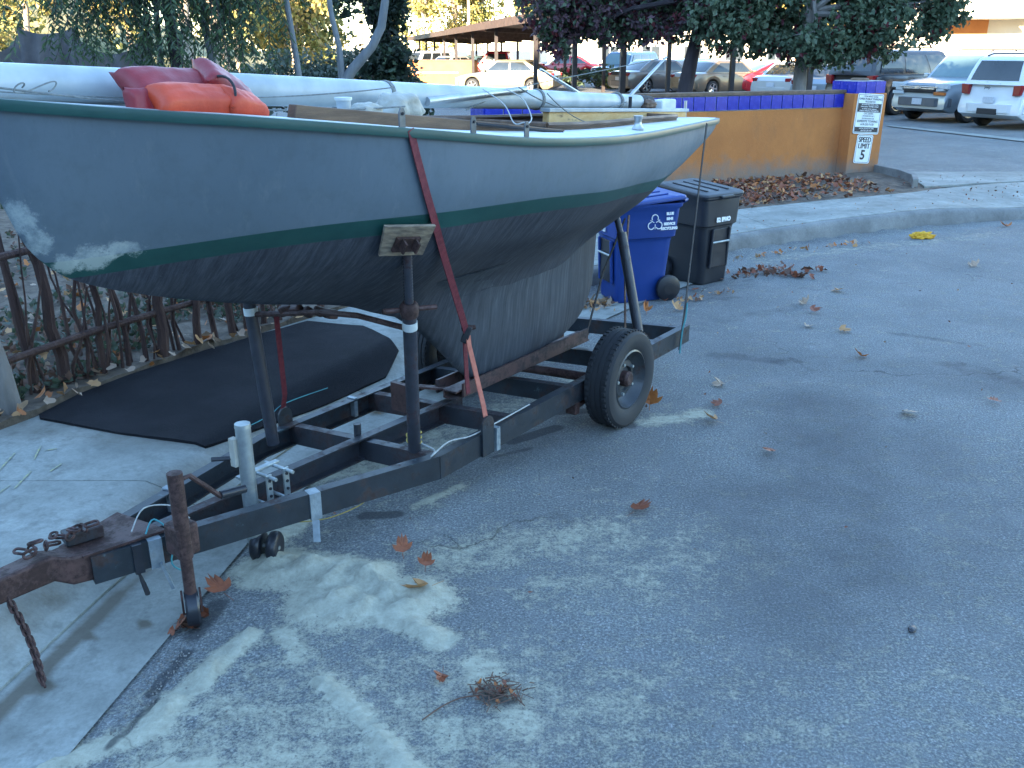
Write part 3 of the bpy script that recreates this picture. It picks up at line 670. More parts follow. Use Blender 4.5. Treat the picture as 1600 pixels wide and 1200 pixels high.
def zone(name, lo, hi, rows, mat):
    mb = MB()
    for side in (1, -1):
        rings = []
        for s in st_s:
            zs, zc = pchip(s, *ZS), pchip(s, *ZC)
            a = min(max(lo(s), zc), zs); b = min(max(hi(s), zc), zs)
            rings.append([L(s, side * hull_w(s, a + (b - a) * k / rows), a + (b - a) * k / rows) for k in range(rows + 1)])
        mb.loft(rings, caps=False, closed=False)
    if name == 'topsides':   # small transom at the very stern
        zs, zc = pchip(3.93, *ZS), pchip(3.93, *ZC)
        zz = [zc + (zs - zc) * k / 6 for k in range(7)]
        mb.add([L(3.93, hull_w(3.93, q), q) for q in zz] + [L(3.93, -hull_w(3.93, q), q) for q in zz], [(k, k + 1, 8 + k, 7 + k) for k in range(6)])
    bmo = mb.build(name, mat, boat, smooth=True, angle=70)
    me = bmo.data; bm = bmesh.new(); bm.from_mesh(me)
    bmesh.ops.dissolve_degenerate(bm, dist=1e-5, edges=bm.edges); bm.to_mesh(me); bm.free()
    return bmo
zw = lambda s: pchip(s, *ZW)
zone('topsides', lambda s: zw(s) + STRIPE, lambda s: 9, 14, M['topside'])
zone('boot_stripe', lambda s: zw(s), lambda s: zw(s) + STRIPE, 3, M['green'])
zone('hull_bottom', lambda s: 0, lambda s: zw(s), 14, M['bottom'])

# keel fin with a fair root
mb = MB(); rings = []
LE = ([.36, .39, .46, .60, .75, .88, .98, 1.10], [.83, .78, .70, .56, .40, .20, .02, -.18])
TE = ([.36, .39, .45, .55, .66, .85, 1.03, 1.10], [1.70, 1.84, 1.98, 2.09, 2.14, 2.16, 2.17, 2.22])
TH = ([.36, .42, .6, .8, .9, .97, 1.04, 1.10], [.045, .062, .085, .105, .135, .18, .26, .36])
fo = [(0, 0), (.015, .32), (.05, .58), (.12, .82), (.22, .97), (.35, 1.0), (.5, .93), (.65, .74), (.8, .48), (.92, .22), (1, .05)]
for z in (.366, .38, .40, .43, .47, .52, .58, .65, .72, .79, .85, .90, .94, .98, 1.02, 1.06):
    a, b, h = interp(z, *LE), interp(z, *TE), interp(z, *TH)
    rings.append([L(a + (b - a) * x, h * y, z) for x, y in fo] + [L(a + (b - a) * x, -h * y, z) for x, y in fo[::-1][:-1]])
mb.loft(rings); mb.build('keel', M['keel'], boat, smooth=True, angle=60)

# deck with a cockpit opening
mb = MB(); cols = [-1, -.8, -.62, -.45, -.2, 0, .2, .45, .62, .8, 1]
ds = [s for s in st_s]
def deck_z(s, fr): return pchip(s, *ZS) + .004 + (.012 + .022 * smooth((s + .2) / 1.0)) * (1 - fr * fr) * min(1, pchip(s, *BS) / .5)
CK0, CK1 = .95, 2.75
vid = {}
V = []; Fd = []
for i, s in enumerate(ds):
    b = pchip(s, *BS)
    for j, fr in enumerate(cols): vid[i, j] = len(V); V.append(L(s, b * fr, deck_z(s, fr)))
for i in range(len(ds) - 1):
    for j in range(len(cols) - 1):
        if CK0 < ds[i] < CK1 and abs((cols[j] + cols[j + 1]) / 2) < .6: continue
        Fd.append((vid[i, j], vid[i + 1, j], vid[i + 1, j + 1], vid[i, j + 1]))
mb.add(V, Fd); mb.build('deck', M['deck'], boat, smooth=True, angle=60)
mb = MB()     # cockpit well
ring_t, ring_b = [], []
cs = [s for s in ds if CK0 - .05 < s < CK1 + .06]
for s in cs: ring_t.append(L(s, pchip(s, *BS) * .615, deck_z(s, .62) + .022))
for s in cs[::-1]: ring_t.append(L(s, -pchip(s, *BS) * .615, deck_z(s, .62) + .022))
ring_b = [(x, y * .92, z - .38) for x, y, z in ring_t]
mb.loft([ring_t, ring_b], caps=False); mb.add(ring_b, [tuple(range(len(ring_b)))])
mb.build('cockpit_well', M['cockpit'], boat)
mb = MB(); mb.tube([Vector(p) + Vector((0, 0, .004)) for p in ring_t + ring_t[:1]], .014, 6); mb.build('cockpit_coaming', M['varnish'], boat, smooth=True)
# green rubbing strake along the sheer on both sides
mb = MB()
for side in (1, -1):
    rings = []
    for s in st_s[2:]:
        b, z = pchip(s, *BS), pchip(s, *ZS)
        rings.append([L(s, side * (b + dx), z + dz) for dx, dz in ((-.008, -.030), (.010, -.030), (.014, -.012), (.010, .004), (-.02, .007))])
    mb.loft(rings)
mb.build('rubbing_strake', M['green'], boat, smooth=True, angle=50)
# chainplates on the deck edge, winch, stern staff
for (s, hgt) in ((-.34, .075), (.02, .07), (.36, .07)):
    b = pchip(s, *BS); z = pchip(s, *ZS)
    mb = MB(); mb.loft([[L(s + dx, b - .025 + dt, z + dz) for dx, dz in ((-.016, 0), (-.016, hgt - .015), (-.008, hgt), (.008, hgt), (.016, hgt - .015), (.016, 0))] for dt in (0, .006)])
    cpq = mb.build('chainplate', M['dull_steel'], boat)
    MB().tube([L(s, b - .029, z + hgt - .02), L(s, b - .014, z + hgt - .02)], .006, 8).build('pin', M['rope_black'], cpq)
b = pchip(1.72, *BS); z = deck_z(1.72, .85)
MB().lathe([(.032, 0), (.034, .012), (.022, .03), (.019, .05), (.026, .07), (.026, .08), (.0, .082)], L(1.72, b * .86, z - .004), n=16).build('winch', M['alu'], boat, smooth=True)

# ------------------------------------------------------------------ things lying on the deck
def line_thing(name, label, cat, pts, r, mat, group=None, n=6):
    pts = [Vector(p) for p in pts]
    if 2 < len(pts) < 8 and not isinstance(r, list):
        q = []; m_ = len(pts)
        for i in range(m_ - 1):
            a, b, c, d = pts[max(i - 1, 0)], pts[i], pts[i + 1], pts[min(i + 2, m_ - 1)]
            for k in range(5):
                u = k / 5; q.append(.5 * ((2 * b) + (c - a) * u + (2 * a - 5 * b + 4 * c - d) * u * u + (3 * b - a - 3 * c + d) * u ** 3))
        pts = q + [pts[-1]]
    c0 = pts[0].copy()
    o = MB().tube([p - c0 for p in pts], r, n).build(name, mat, None, smooth=True); o.location = c0
    return tag(o, label, cat, group)
def sag(a, b, k=8, drop=.05):
    a, b = Vector(a), Vector(b); return [a.lerp(b, i / k) - Vector((0, 0, drop * 4 * (i / k) * (1 - i / k))) for i in range(k + 1)]

mast = empty('mast', bl(0, 0, 0), BRZ); tag(mast, 'long white mast lying along the boat deck', 'mast')
mast_o = mast
def ML(s, w, z): return L(s, w, z)
mp_ = [ML(-3.1, -.10, 2.055), ML(-1.43, -.10, 1.995), ML(-.41, -.10, 1.94), ML(.52, -.10, 1.885), ML(1.38, -.10, 1.835), ML(2.06, -.10, 1.795), ML(2.9, -.10, 1.752)]
mb = MB(); mb.tube(mp_, [.064, .063, .062, .059, .055, .052, .046], 20); mb.build('mast_tube', M['mast'], mast, smooth=True)
MB().tube([ML(2.86, -.10, 1.755), ML(3.02, -.10, 1.742)], [.047, .047], 16).build('mast_heel', M['rope_black'], mast, smooth=True)
# folded spreaders sticking up from the mast
MB().tube([ML(2.58, -.08, 1.74), ML(3.25, -.10, 2.04)], [.012, .009], 8).build('spreader', M['alu'], mast, smooth=True)
MB().tube([ML(2.20, -.10, 1.80), ML(1.66, -.10, 1.985)], [.012, .008], 8).build('spreader', M['alu'], mast, smooth=True)
MB().tube([ML(.58, -.04, 1.855), ML(1.42, -.04, 1.885)], [.022, .018], 10).build('gooseneck_strut', M['alu'], mast, smooth=True)
for s in (.35, 1.62, 2.55):
    MB().lathe([(.0595 if s > 1 else .064, -.012), (.0605 if s > 1 else .065, 0), (.0595 if s > 1 else .064, .012)], ML(s, -.10, interp(s, [-1.43, -.41, .52, 1.38, 2.06, 2.9], [1.995, 1.94, 1.885, 1.835, 1.795, 1.752])), (1, 0, -.055), n=20).build('binding', M['rope_grey'], mast)
# lines running off the mast
line_thing('shroud_wire', 'thin dark wire drooping along the white mast towards the spreaders', 'wire', sag(bl(-1.9, -.02, 2.02), bl(.3, .0, 1.93), 12, .05), .003, M['rope_grey'])
line_thing('stay_wire', 'thin wire from the mast crossing to the raised spreader tip', 'wire', [bl(.9, -.05, 1.80), bl(1.40, -.05, 1.895), bl(2.2, -.06, 1.96), bl(3.22, -.1, 2.035)], .003, M['rope_grey'])
line_thing('halyard', 'dark halyard looping below the mast over the cockpit', 'rope', sag(bl(1.3, .0, 1.90), bl(2.55, -.02, 1.77), 10, .09), .0035, M['rope_grey'])
line_thing('halyard', 'slack line hanging from the gooseneck strut down to the cockpit', 'rope', sag(bl(1.55, .02, 1.86), bl(2.15, .1, 1.66), 10, .06), .003, M['rope_grey'])
line_thing('lashing', 'white cord hanging from the mast to the aft chainplate', 'rope', [bl(.98, .0, 1.90), bl(.82, .25, 1.84), bl(.55, .5, 1.78), bl(.37, .68, 1.80), bl(.36, .70, 1.80)], .003, M['rope_white'])
line_thing('lashing', 'second white cord falling straight onto the aft chainplate', 'rope', [bl(1.22, -.02, 1.89), bl(.98, .25, 1.86), bl(.62, .55, 1.80), bl(.37, .69, 1.79)], .003, M['rope_white'])
line_thing('lifeline', 'grey line stretched along the near deck edge past the life jackets', 'rope', sag(bl(-1.6, .06, 2.0), bl(.15, .2, 1.86), 14, .04), .004, M['rope_grey'])
line_thing('lifeline', 'thin line looping on the foredeck by the red life jacket', 'rope', [bl(-1.5 + .05 * math.cos(a) + .02 * a, .06 + .03 * math.sin(a * .7), 1.985 + .015 * math.sin(a * 1.3)) for a in np.linspace(0, 9, 26)], .0025, M['rope_grey'])

# boom with peeling yellow paint on the after deck
boom = empty('boom', BO, BRZ); tag(boom, 'white topped boom with peeling yellow side lying over the cockpit', 'boom')
MB().beam(L(1.60, -.02, 1.722), L(3.41, -.02, 1.632), .045, .075).build('spar', M['boom'], boom, bevel=.004)
MB().beam(L(1.59, -.02, 1.767), L(3.43, -.02, 1.676), .07, .022).build('sail_track', M['mast'], boom, bevel=.003)
MB().tube([L(3.44, -.02, 1.585), L(3.44, -.02, 1.74)], .011, 8).build('end_staff', M['alu'], boom, smooth=True)
MB().tube([L(2.62, -.03, 1.70), L(2.62, -.03, 1.80)], .012, 8).build('tackle_block', M['rope_black'], boom, smooth=True)
# weathered wooden plank on the side deck
pk = MB(); rings = []
for k in range(13):
    q = k / 12; s = -.60 + 1.60 * q; hh = .036 * (1 - .72 * q ** 1.5); w = .30 + .18 * q; zc_ = 1.865 + (1.705 - 1.865) * q + .004
    rings.append([L(s, w - .022 * (1 - .5 * q), zc_ - hh), L(s, w + .022 * (1 - .5 * q), zc_ - hh), L(s + .02 * (k == 0), w + .022 * (1 - .5 * q), zc_ + hh), L(s + .02 * (k == 0), w - .022 * (1 - .5 * q), zc_ + hh)])
pk.loft(rings); o = pk.build('wooden_spar', M['varnish'], None, bevel=.004); o.location = BO; o.rotation_euler = (0, 0, BRZ)
tag(o, 'long tapering brown wooden spar on the near side deck', 'spar')
line_thing('batten', 'thin dark batten poking out past the wooden spar tip', 'batten', [bl(.35, .44, 1.785), bl(.75, .50, 1.735), bl(.93, .52, 1.715)], .008, M['rope_black'])

# padded life jackets
M['pfd_red'] = pm('faded_red_vinyl', (0.27, 0.020, 0.026), (0.18, 0.016, 0.022), 5, .5, bump=.3, bscale=16, bdist=.012)
M['pfd_orange'] = pm('orange_vinyl', (0.58, 0.062, 0.016), (0.42, 0.04, 0.014), 5, .55, bump=.3, bscale=16, bdist=.012)
def cushion(name, mat, parent, c, size, rot, puff=.5, seed=0, nx=22, ny=14):
    mb = MB(); V = []
    for sgn in (1, -1):
        for i in range(nx):
            for j in range(ny):
                u, v = 2 * i / (nx - 1) - 1, 2 * j / (ny - 1) - 1
                th = ((1 - abs(u) ** 5) * (1 - abs(v) ** 4.5)) ** .5
                pin = 1 - .07 * (abs(u) ** 2) * (1 - abs(v)) * 0 - .08 * (1 - abs(v) ** 2) * abs(u) ** 6 - .08 * (1 - abs(u) ** 2) * abs(v) ** 6
                wr = 1 + .12 * mnoise.fractal((u * 2.2 + seed, v * 2.2, sgn * 3.0), 1, 2, 4)
                p = Vector((u * size[0] / 2 * pin, v * size[1] / 2 * pin, sgn * th * size[2] / 2 * wr))
                V.append(rot @ p + Vector(c))
    k = nx * ny
    fs = []
    for h in range(2):
        for i in range(nx - 1):
            for j in range(ny - 1):
                q = (h * k + i * ny + j, h * k + (i + 1) * ny + j, h * k + (i + 1) * ny + j + 1, h * k + i * ny + j + 1)
                fs.append(q if h == 0 else q[::-1])
    mb.add(V, fs); return mb.build(name, mat, parent, smooth=True, angle=75)
Eu = lambda a, b, c: (Matrix.Rotation(R(c), 3, 'Z') @ Matrix.Rotation(R(b), 3, 'Y') @ Matrix.Rotation(R(a), 3, 'X'))
def pfd(label, s, w, z, size, rot, mat, seed):
    o = cushion('life_jacket', M[mat], None, (0, 0, 0), size, rot, seed=seed)
    o.location = bl(s, w, z); o.rotation_euler = (0, 0, BRZ); tag(o, label, 'life jacket', 'life jackets on the foredeck'); return o
j1 = pfd('long folded dark red life jacket cushion draped over the mast', -.95, .12, 1.965, (.40, .18, .105), Eu(34, 3, 4), 'pfd_red', 1)
j1b = cushion('side_flap', M['pfd_red'], j1, (-.185, -.085, -.055), (.11, .15, .07), Eu(75, 0, 0), seed=6)
j2 = pfd('tilted dark red life jacket cushion on top of the pile', -.745, .14, 1.968, (.24, .18, .085), Eu(28, 32, -6), 'pfd_red', 2)
j3 = pfd('bright orange life jacket lying at the deck edge under the red ones', -.955, .25, 1.925, (.37, .14, .105), Eu(30, 4, 0), 'pfd_orange', 3)
cushion('collar', M['pfd_orange'], j3, (.17, -.015, -.012), (.20, .12, .085), Eu(30, 14, 10), seed=9)
pts_ = [bl(-.85 + .02 * math.sin(a), .225 + .092 * math.cos(a), 1.938 + .070 * math.sin(a)) for a in np.linspace(-1.3, 2.2, 16)]
line_thing('tie_strap', 'black strap cinched round the orange and red life jackets', 'strap', pts_, .005, M['rope_black'])
# crumpled bag and small tub beyond the spar
M['bag'] = pm('dirty_white_bag', (0.42, 0.41, 0.36), (0.30, 0.28, 0.23), 6, .65, bump=.5, bscale=12, bdist=.02)
def lump(name, label, cat, s, w, z, r, mat, seed, squash=(1, 1, .7)):
    bm = bmesh.new(); bmesh.ops.create_icosphere(bm, subdivisions=4, radius=1)
    for v in bm.verts:
        q = v.co.normalized(); k = 1 + .22 * mnoise.fractal(q * 1.8 + Vector((seed, 0, 0)), 1, 2, 3) + .10 * abs(mnoise.noise(q * 5 + Vector((0, seed, 0))))
        v.co = Vector((q.x * squash[0], q.y * squash[1], q.z * squash[2])) * r * k
        if v.co.z < -r * squash[2] * .6: v.co.z = -r * squash[2] * .6
    me = bpy.data.meshes.new(name); bm.to_mesh(me); bm.free(); me.materials.append(M[mat]); me.polygons.foreach_set('use_smooth', [True] * len(me.polygons))
    o = bpy.data.objects.new(name, me); col.objects.link(o); o.location = bl(s, w, z); o.rotation_euler = (0, 0, BRZ); return tag(o, label, cat)
lump('sail_bag', 'dirty white crumpled sail bag beside the mast', 'bag', .22, .10, 1.84, .105, 'bag', 2, (1.25, .8, .72))
lump('cloth_bundle', 'small pale cloth bundle between tub and sail bag', 'cloth', -.03, .14, 1.84, .06, 'bag', 5, (1.4, .9, .7))
tub = empty('plastic_tub', bl(-.16, .14, 1.855), BRZ); tag(tub, 'little white plastic tub behind the wooden spar', 'tub')
MB().lathe([(.026, 0), (.032, .06), (.034, .06)], (0, 0, -.01), n=16).build('tub_body', M['mast'], tub, smooth=True)
MB().lathe([(.036, .05), (.036, .062), (.0, .064)], (0, 0, -.008), n=16).build('lid', M['deck'], tub, smooth=True)
# rolled cloth and pale box near the mast heel
lump('rolled_cloth', 'brownish rolled cloth lashed at the mast heel', 'cloth', 2.92, -.06, 1.735, .06, 'varnish', 8, (1.3, .9, .6))
o = MB().box((0, 0, 0), (.22, .10, .07)).build('pale_box', M['deck'], None, bevel=.012); o.location = bl(3.16, -.06, 1.725); o.rotation_euler = (0, 0, BRZ); tag(o, 'pale oblong box at the end of the boom', 'box')
M['paint_yellow'] = M['cord_yellow']

# ------------------------------------------------------------------ trailer
M['frame'] = rusty('blue_black_frame_paint', (0.022, 0.029, 0.038), (0.065, 0.036, 0.030), .56, .55, 6, fleck=(0.075, 0.115, 0.125))
M['frame_rust'] = rusty('rusty_frame', (0.030, 0.032, 0.040), (0.062, 0.036, 0.034), .53, .6, 6)
M['rust'] = rusty('rusted_steel', (0.085, 0.04, 0.035), (0.055, 0.025, 0.02), .5, .7, 9)
M['keel_bunk'] = rusty('red_brown_bunk', (0.10, 0.050, 0.045), (0.06, 0.04, 0.04), .52, .65, 7)
M['post'] = rusty('grey_post', (0.040, 0.042, 0.055), (0.075, 0.04, 0.045), .58, .5, 8)
M['tyre'] = pm('tyre_rubber', (0.016, 0.017, 0.020), (0.03, 0.031, 0.034), 6, .8, bump=.2, bscale=30, bdist=.003)
M['rim'] = rusty('grey_rim', (0.040, 0.046, 0.052), (0.06, 0.04, 0.035), .58, .45, 9)
M['tape'] = pm('silver_tape', (0.27, 0.31, 0.33), (0.17, 0.20, 0.22), 16, .5, metal=.2, bump=.4)
M['tape_black'] = pm('black_tape', (0.014, 0.015, 0.02), (0.02, 0.022, 0.03), 12, .4)
M['strap_red'] = pm('red_webbing', (0.155, 0.016, 0.026), (0.11, 0.014, 0.024), 40, .75, bump=.2, bscale=200)
M['strap_orange'] = pm('faded_orange_webbing', (0.42, 0.13, 0.085), (0.36, 0.10, 0.07), 40, .8)
M['plywood'] = pm('plywood', (0.30, 0.235, 0.165), (0.13, 0.10, 0.08), 9, .8, bump=.2, stretch=(1, 6, 6))
trailer = empty('boat_trailer', BO, BRZ); tag(trailer, 'rusty home-made boat trailer with ladder frame under the sailboat', 'trailer')
FH, FZ = .115, .262
def rail(name, p0, p1, mat='frame', flip=1, h=FH, w=.05): return MB().channel(LT(*p0), LT(*p1), w, h, .009, flip).build(name, M[mat], trailer)
rail('side_rail', (-.01, .48, FZ), (2.66, .48, FZ), 'frame', -1)
rail('side_rail', (-.20, -.58, FZ), (2.66, -.58, FZ), 'frame', 1)
rail('tongue_rail', (-1.46, -.005, FZ + .035), (-.012, .478, FZ), 'frame', -1)
rail('tongue_rail', (-1.40, -.205, FZ + .035), (-.202, -.578, FZ), 'frame', 1)
rail('centre_beam', (-1.36, -.105, FZ + .02), (.80, -.04, FZ + .005), 'frame_rust', 1)
for s, m_ in ((.0, 'frame_rust'), (.60, 'frame_rust'), (1.16, 'frame'), (1.86, 'frame'), (2.60, 'frame')):
    MB().channel(LT(s, -.574, FZ - .004), LT(s, .474, FZ - .004), .05, FH - .012, .009, -1).build('cross_member', M[m_], trailer)
rail('keel_bunk', (.62, -.02, .375), (1.98, -.0, .375), 'keel_bunk', 1, h=.05, w=.09)
for w_ in (-.10, .085): MB().beam(LT(.66, w_, .392), LT(1.96, w_, .392), .014, .075).build('bunk_cheek', M['keel_bunk'], trailer)
# raised keel stop at the front of the bunk
MB().beam(LT(.52, -.15, .43), LT(.74, -.02, .36), .05, .012).build('keel_stop', M['rust'], trailer)
MB().box(LT(.50, -.20, .36), (.03, .16, .16)).build('keel_stop', M['rust'], trailer)
MB().tube([LT(1.52, -.64, .27), LT(1.52, .55, .25)], .028, 10).build('axle', M['rust'], trailer, smooth=True)
def wheel(parent, name, c, axis, rad, wid, rimr, tread=True):
    """c = hub centre; axis points outwards"""
    w = empty(name, c); w.parent = parent
    ax = Vector(axis).normalized(); h = wid / 2
    pf = [(rimr, -h * .75), (rimr + .02, -h * .92), (rad * .84, -h), (rad * .94, -h * .93), (rad * .985, -h * .78), (rad, -h * .5), (rad * .997, -h * .42), (rad * .985, -h * .40), (rad * .985, -h * .34), (rad * 1.002, -h * .32), (rad * 1.003, -h * .04), (rad * .987, -h * .03),
          (rad * .987, h * .03), (rad * 1.003, h * .04), (rad * 1.002, h * .32), (rad * .985, h * .34), (rad * .985, h * .40), (rad * .997, h * .42), (rad, h * .5), (rad * .985, h * .78), (rad * .94, h * .93), (rad * .84, h), (rimr + .02, h * .92), (rimr, h * .75)]
    MB().lathe(pf, (0, 0, 0), ax, n=44, closed=True).build('tyre', M['tyre'], w, smooth=True, angle=30)
    pr = [(rimr + .006, h * .80), (rimr - .004, h * .86), (rimr - .014, h * .62), (rimr - .03, h * .30), (rimr * .70, h * .10), (rimr * .62, h * .34), (rimr * .44, h * .40), (rimr * .40, h * .22), (0, h * .22)]
    MB().lathe(pr, (0, 0, 0), ax, n=36, caps=False).build('rim', M['rim'], w, smooth=True, angle=35)
    MB().lathe([(rimr, -h * .8), (rimr, h * .5)], (0, 0, 0), ax, n=30, caps=False).build('rim_barrel', M['rim'], w, smooth=True)
    MB().lathe([(rimr * .27, h * .2), (rimr * .27, h * .62), (rimr * .2, h * .78), (0, h * .8)], (0, 0, 0), ax, n=16).build('hub', M['rust'], w, smooth=True)
    a = Vector((0, 0, 1)); e1 = ax.cross(a).normalized(); e2 = ax.cross(e1)
    for k in range(5):
        q = (e1 * math.cos(k * 1.2566) + e2 * math.sin(k * 1.2566)) * rimr * .54
        MB().lathe([(.010, h * .36), (.010, h * .52), (0, h * .54)], q, ax, n=6).build('lug_nut', M['galv'], w)
    if tread:
        mbt = MB(); n = 52
        for k in range(n):
            for sg in (-1, 1):
                an = 2 * math.pi * (k + .25 * sg) / n; e = e1 * math.cos(an) + e2 * math.sin(an); tn = ax.cross(e)
                rot = Matrix((tn, ax, e)).transposed()
                mbt.box(e * (rad * .995) + ax * sg * h * .62, (rad * .07, h * .26, .014), rot)
        mbt.build('tread_blocks', M['tyre'], w)['kind'] = 'stuff'
    return w
wheel(trailer, 'wheel', L(1.52, .575, .288), (0, -1, 0), .288, .175, .172)
wheel(trailer, 'wheel', L(1.52, -.74, .248), (0, 1, 0), .288, .175, .172)
# axle spring hanger
MB().box(LT(1.22, .44, .17), (.05, .07, .08)).build('spring_hanger', M['rust'], trailer, bevel=.008)
MB().tube([LT(1.22, .46, .17), LT(1.52, .46, .2), LT(1.85, .46, .18)], .015, 6).build('leaf_spring', M['rust'], trailer, smooth=True)
# coupler
mb = MB(); mb.loft([[LT(s, -.105 + w_ * a, FZ + .035 + z_ * b + (.055 if s < -1.55 else .02 if s < -1.4 else 0)) for w_, z_ in ((-1, -1), (1, -1), (1, 1), (-1, 1))] for s, a, b in ((-1.36, .105, .06), (-1.52, .07, .058), (-1.58, .055, .052), (-1.95, .045, .045))]); mb.build('coupler', M['rust'], trailer, bevel=.01)
mb = MB(); mb.loft([[LT(s, -.105 + w_ * a, z_) for w_, z_ in ((-1, FZ + .094), (1, FZ + .094), (1, FZ + .104), (-1, FZ + .104))] for s, a in ((-1.48, .085), (-1.18, .17))]); mb.build('tongue_plate', M['rust'], trailer)
MB().box(LT(-1.40, -.15, FZ + .135), (.14, .07, .05), Matrix.Rotation(R(-14), 3, 'Z')).build('winch_foot', M['frame_rust'], trailer, bevel=.006)
# hull support posts: outer tube, screw, handle nut, tape and pad
def support(b0, b1, z0, z_tape, z_nut, z_top):
    """post leaning from b0 (s, w) at z0 to b1 at z_top"""
    def Q(z): k = (z - z0) / (z_top - z0); return L(b0[0] + (b1[0] - b0[0]) * k, b0[1] + (b1[1] - b0[1]) * k, z)
    ax = (Vector(Q(z_top)) - Vector(Q(z0))).normalized(); s, w, _ = Q(z_nut); w = -w
    MB().tube([Q(z0), Q(z_nut - .02)], .031, 14).build('support_post', M['post'], trailer, smooth=True)
    MB().tube([Q(z_tape - .018), Q(z_tape + .018)], .034, 14).build('tape_ring', M['deck'], trailer, smooth=True)
    nt = MB().lathe([(.038, -.03), (.042, -.005), (.042, .02), (.03, .035)], Q(z_nut), ax, n=10).build('screw_nut', M['rust'], trailer, smooth=True)
    MB().tube([L(s - .10, w - .06, z_nut + .004), L(s + .12, w + .05, z_nut - .006)], .012, 8).build('nut_handle', M['rust'], nt, smooth=True)
    ln = (Vector(Q(z_top)) - Vector(Q(z_nut))).length
    MB().lathe([(.021 if k % 2 else .0185, .02 + .007 * k) for k in range(int((ln - .02) / .007))], Q(z_nut), ax, n=12).build('screw_rod', M['post'], trailer, smooth=True)
support((.015, .30), (-.20, .495), .30, .972, 1.046, 1.33)
support((-.21, -.45), (-.26, -.50), .22, .915, 1.02, 1.30)
for sg in (1, -1):
    cs_ = [Vector(L(s_, sg * w_, z_)) for s_, w_, z_ in ((-.400, .560, 1.462), (-.170, .622, 1.438), (-.150, .528, 1.305), (-.360, .482, 1.330))]
    nn = (cs_[1] - cs_[0]).cross(cs_[3] - cs_[0]).normalized(); nn = nn if nn.z < 0 else -nn
    mb = MB(); mb.loft([[p + nn * .001 for p in cs_], [p + nn * .014 for p in cs_]]); pd = mb.build('support_pad', M['plywood'], trailer, bevel=.002)
    cc_ = sum(cs_, Vector()) / 4; ux_ = (cs_[1] - cs_[0]).normalized(); uy_ = nn.cross(ux_); rm = Matrix((ux_, uy_, nn)).transposed()
    MB().box(cc_ + nn * .021 - uy_ * .01 * sg, (.11, .07, .014), rm).build('pad_bracket', M['rust'], pd)
    for d_ in (-.03, .03): MB().box(cc_ + nn * .044 + ux_ * d_, (.008, .05, .04), rm).build('bracket_ear', M['rust'], pd)
MB().tube([L(-.13, .42, .955), L(-.13, .12, .965), L(-.15, -.1, .95), L(-.24, -.47, .90)], .014, 8).build('cross_bar', M['rust'], trailer, smooth=True)
for k in range(5):
    MB().box(L(-.105 - .02 * k, -.08 - .055 * k, .935 + .008 * (k % 2)), (.06, .05, .045), Eu(20 * k, 15, 33 * k)).build('bar_coupling', M['rust'], trailer, bevel=.01)
# rear posts leaning in to the hull
for sg in (1, -1):
    MB().tube([LT(1.98, sg * .47 - (.1 if sg < 0 else 0), .32), L(2.06, sg * .25, 1.02)], .031, 12).build('rear_post', M['post'], trailer, smooth=True)
    MB().tube([L(2.06, sg * .25, 1.0), L(2.09, sg * .18, 1.15)], .020, 10).build('rear_screw', M['post'], trailer, smooth=True)
# short stub on the centre beam, lashing eyes on the rails
MB().tube([LT(.02, -.08, FZ + .05), LT(.02, -.08, FZ + .125)], .019, 12).build('stub', M['frame_rust'], trailer, smooth=True)
def eye(s, w):
    mb = MB(); pr = [(-.045, -.06)] + [(.045 * math.cos(a), .10 + .045 * math.sin(a)) for a in np.linspace(math.pi, 0, 9)] + [(.045, -.06)]
    mb.loft([[LT(s + a, w + dt, FZ + b) for a, b in pr] for dt in (0, .012)]); o = mb.build('lashing_eye', M['frame'], trailer)
    MB().tube([LT(s, w - .002, FZ + .105), LT(s, w + .014, FZ + .105)], .012, 10).build('hole', M['tape_black'], o)
eye(.345, .482); eye(.0, -.60)
# tape wraps and cord round the rails
def wrap(s, w, l, mat, zc=FZ + .0, wd=.058, hgt=FH + .008, ang=0): MB().box(LT(s, w, zc), (l, wd, hgt), Matrix.Rotation(ang, 3, 'Z')).build('tape_wrap', M[mat], trailer)
aR = math.atan2(-(.478 + .005), 1.448); aL = math.atan2((.578 - .205), 1.198)
wrap(-.60, .26, .05, 'tape', FZ + .013, ang=aR); wrap(-1.235, .05, .05, 'tape', FZ + .03, ang=aR); wrap(-1.30, .03, .035, 'tape_black', FZ + .031, ang=aR)
wrap(-.885, -.345, .035, 'tape', FZ + .022, ang=aL); wrap(.425, .468, .03, 'tape'); wrap(.47, -.568, .025, 'tape')
MB().beam(LT(-.615, .285, .21), LT(-.64, .31, .12), .03, .006).build('tape_tail', M['tape'], trailer)
MB().beam(LT(-1.235, .085, .25), LT(-1.21, .10, .13), .03, .012).build('tape_tail', M['tape'], trailer)
# rusty tongue jack with side crank and foot wheel
jk = empty('tongue_jack', L(-1.208, .211, -.03)); jk.parent = trailer
MB().tube([(0, 0, .30), (0, 0, .655)], .029, 14).build('jack_tube', M['rust'], jk, smooth=True)
MB().tube([(0, 0, .125), (0, 0, .34)], .023, 12).build('jack_leg', M['rust'], jk, smooth=True)
MB().box((.015, .03, .37), (.09, .10, .13)).build('jack_bracket', M['rust'], jk, bevel=.012)
MB().tube([(.02, 0, .62), (.055, -.01, .625), (.165, -.03, .50)], .010, 8).build('crank', M['rust'], jk, smooth=True)
MB().tube([(.165, -.03, .505), (.27, -.045, .495)], .017, 10).build('crank_grip', M['tape_black'], jk, smooth=True)
for sg in (-1, 1): MB().box((.84 * .034 * sg, -.54 * .034 * sg, .105), (.008, .045, .085), Matrix.Rotation(math.atan2(-.54, .84), 3, 'Z')).build('wheel_fork', M['rust'], jk)
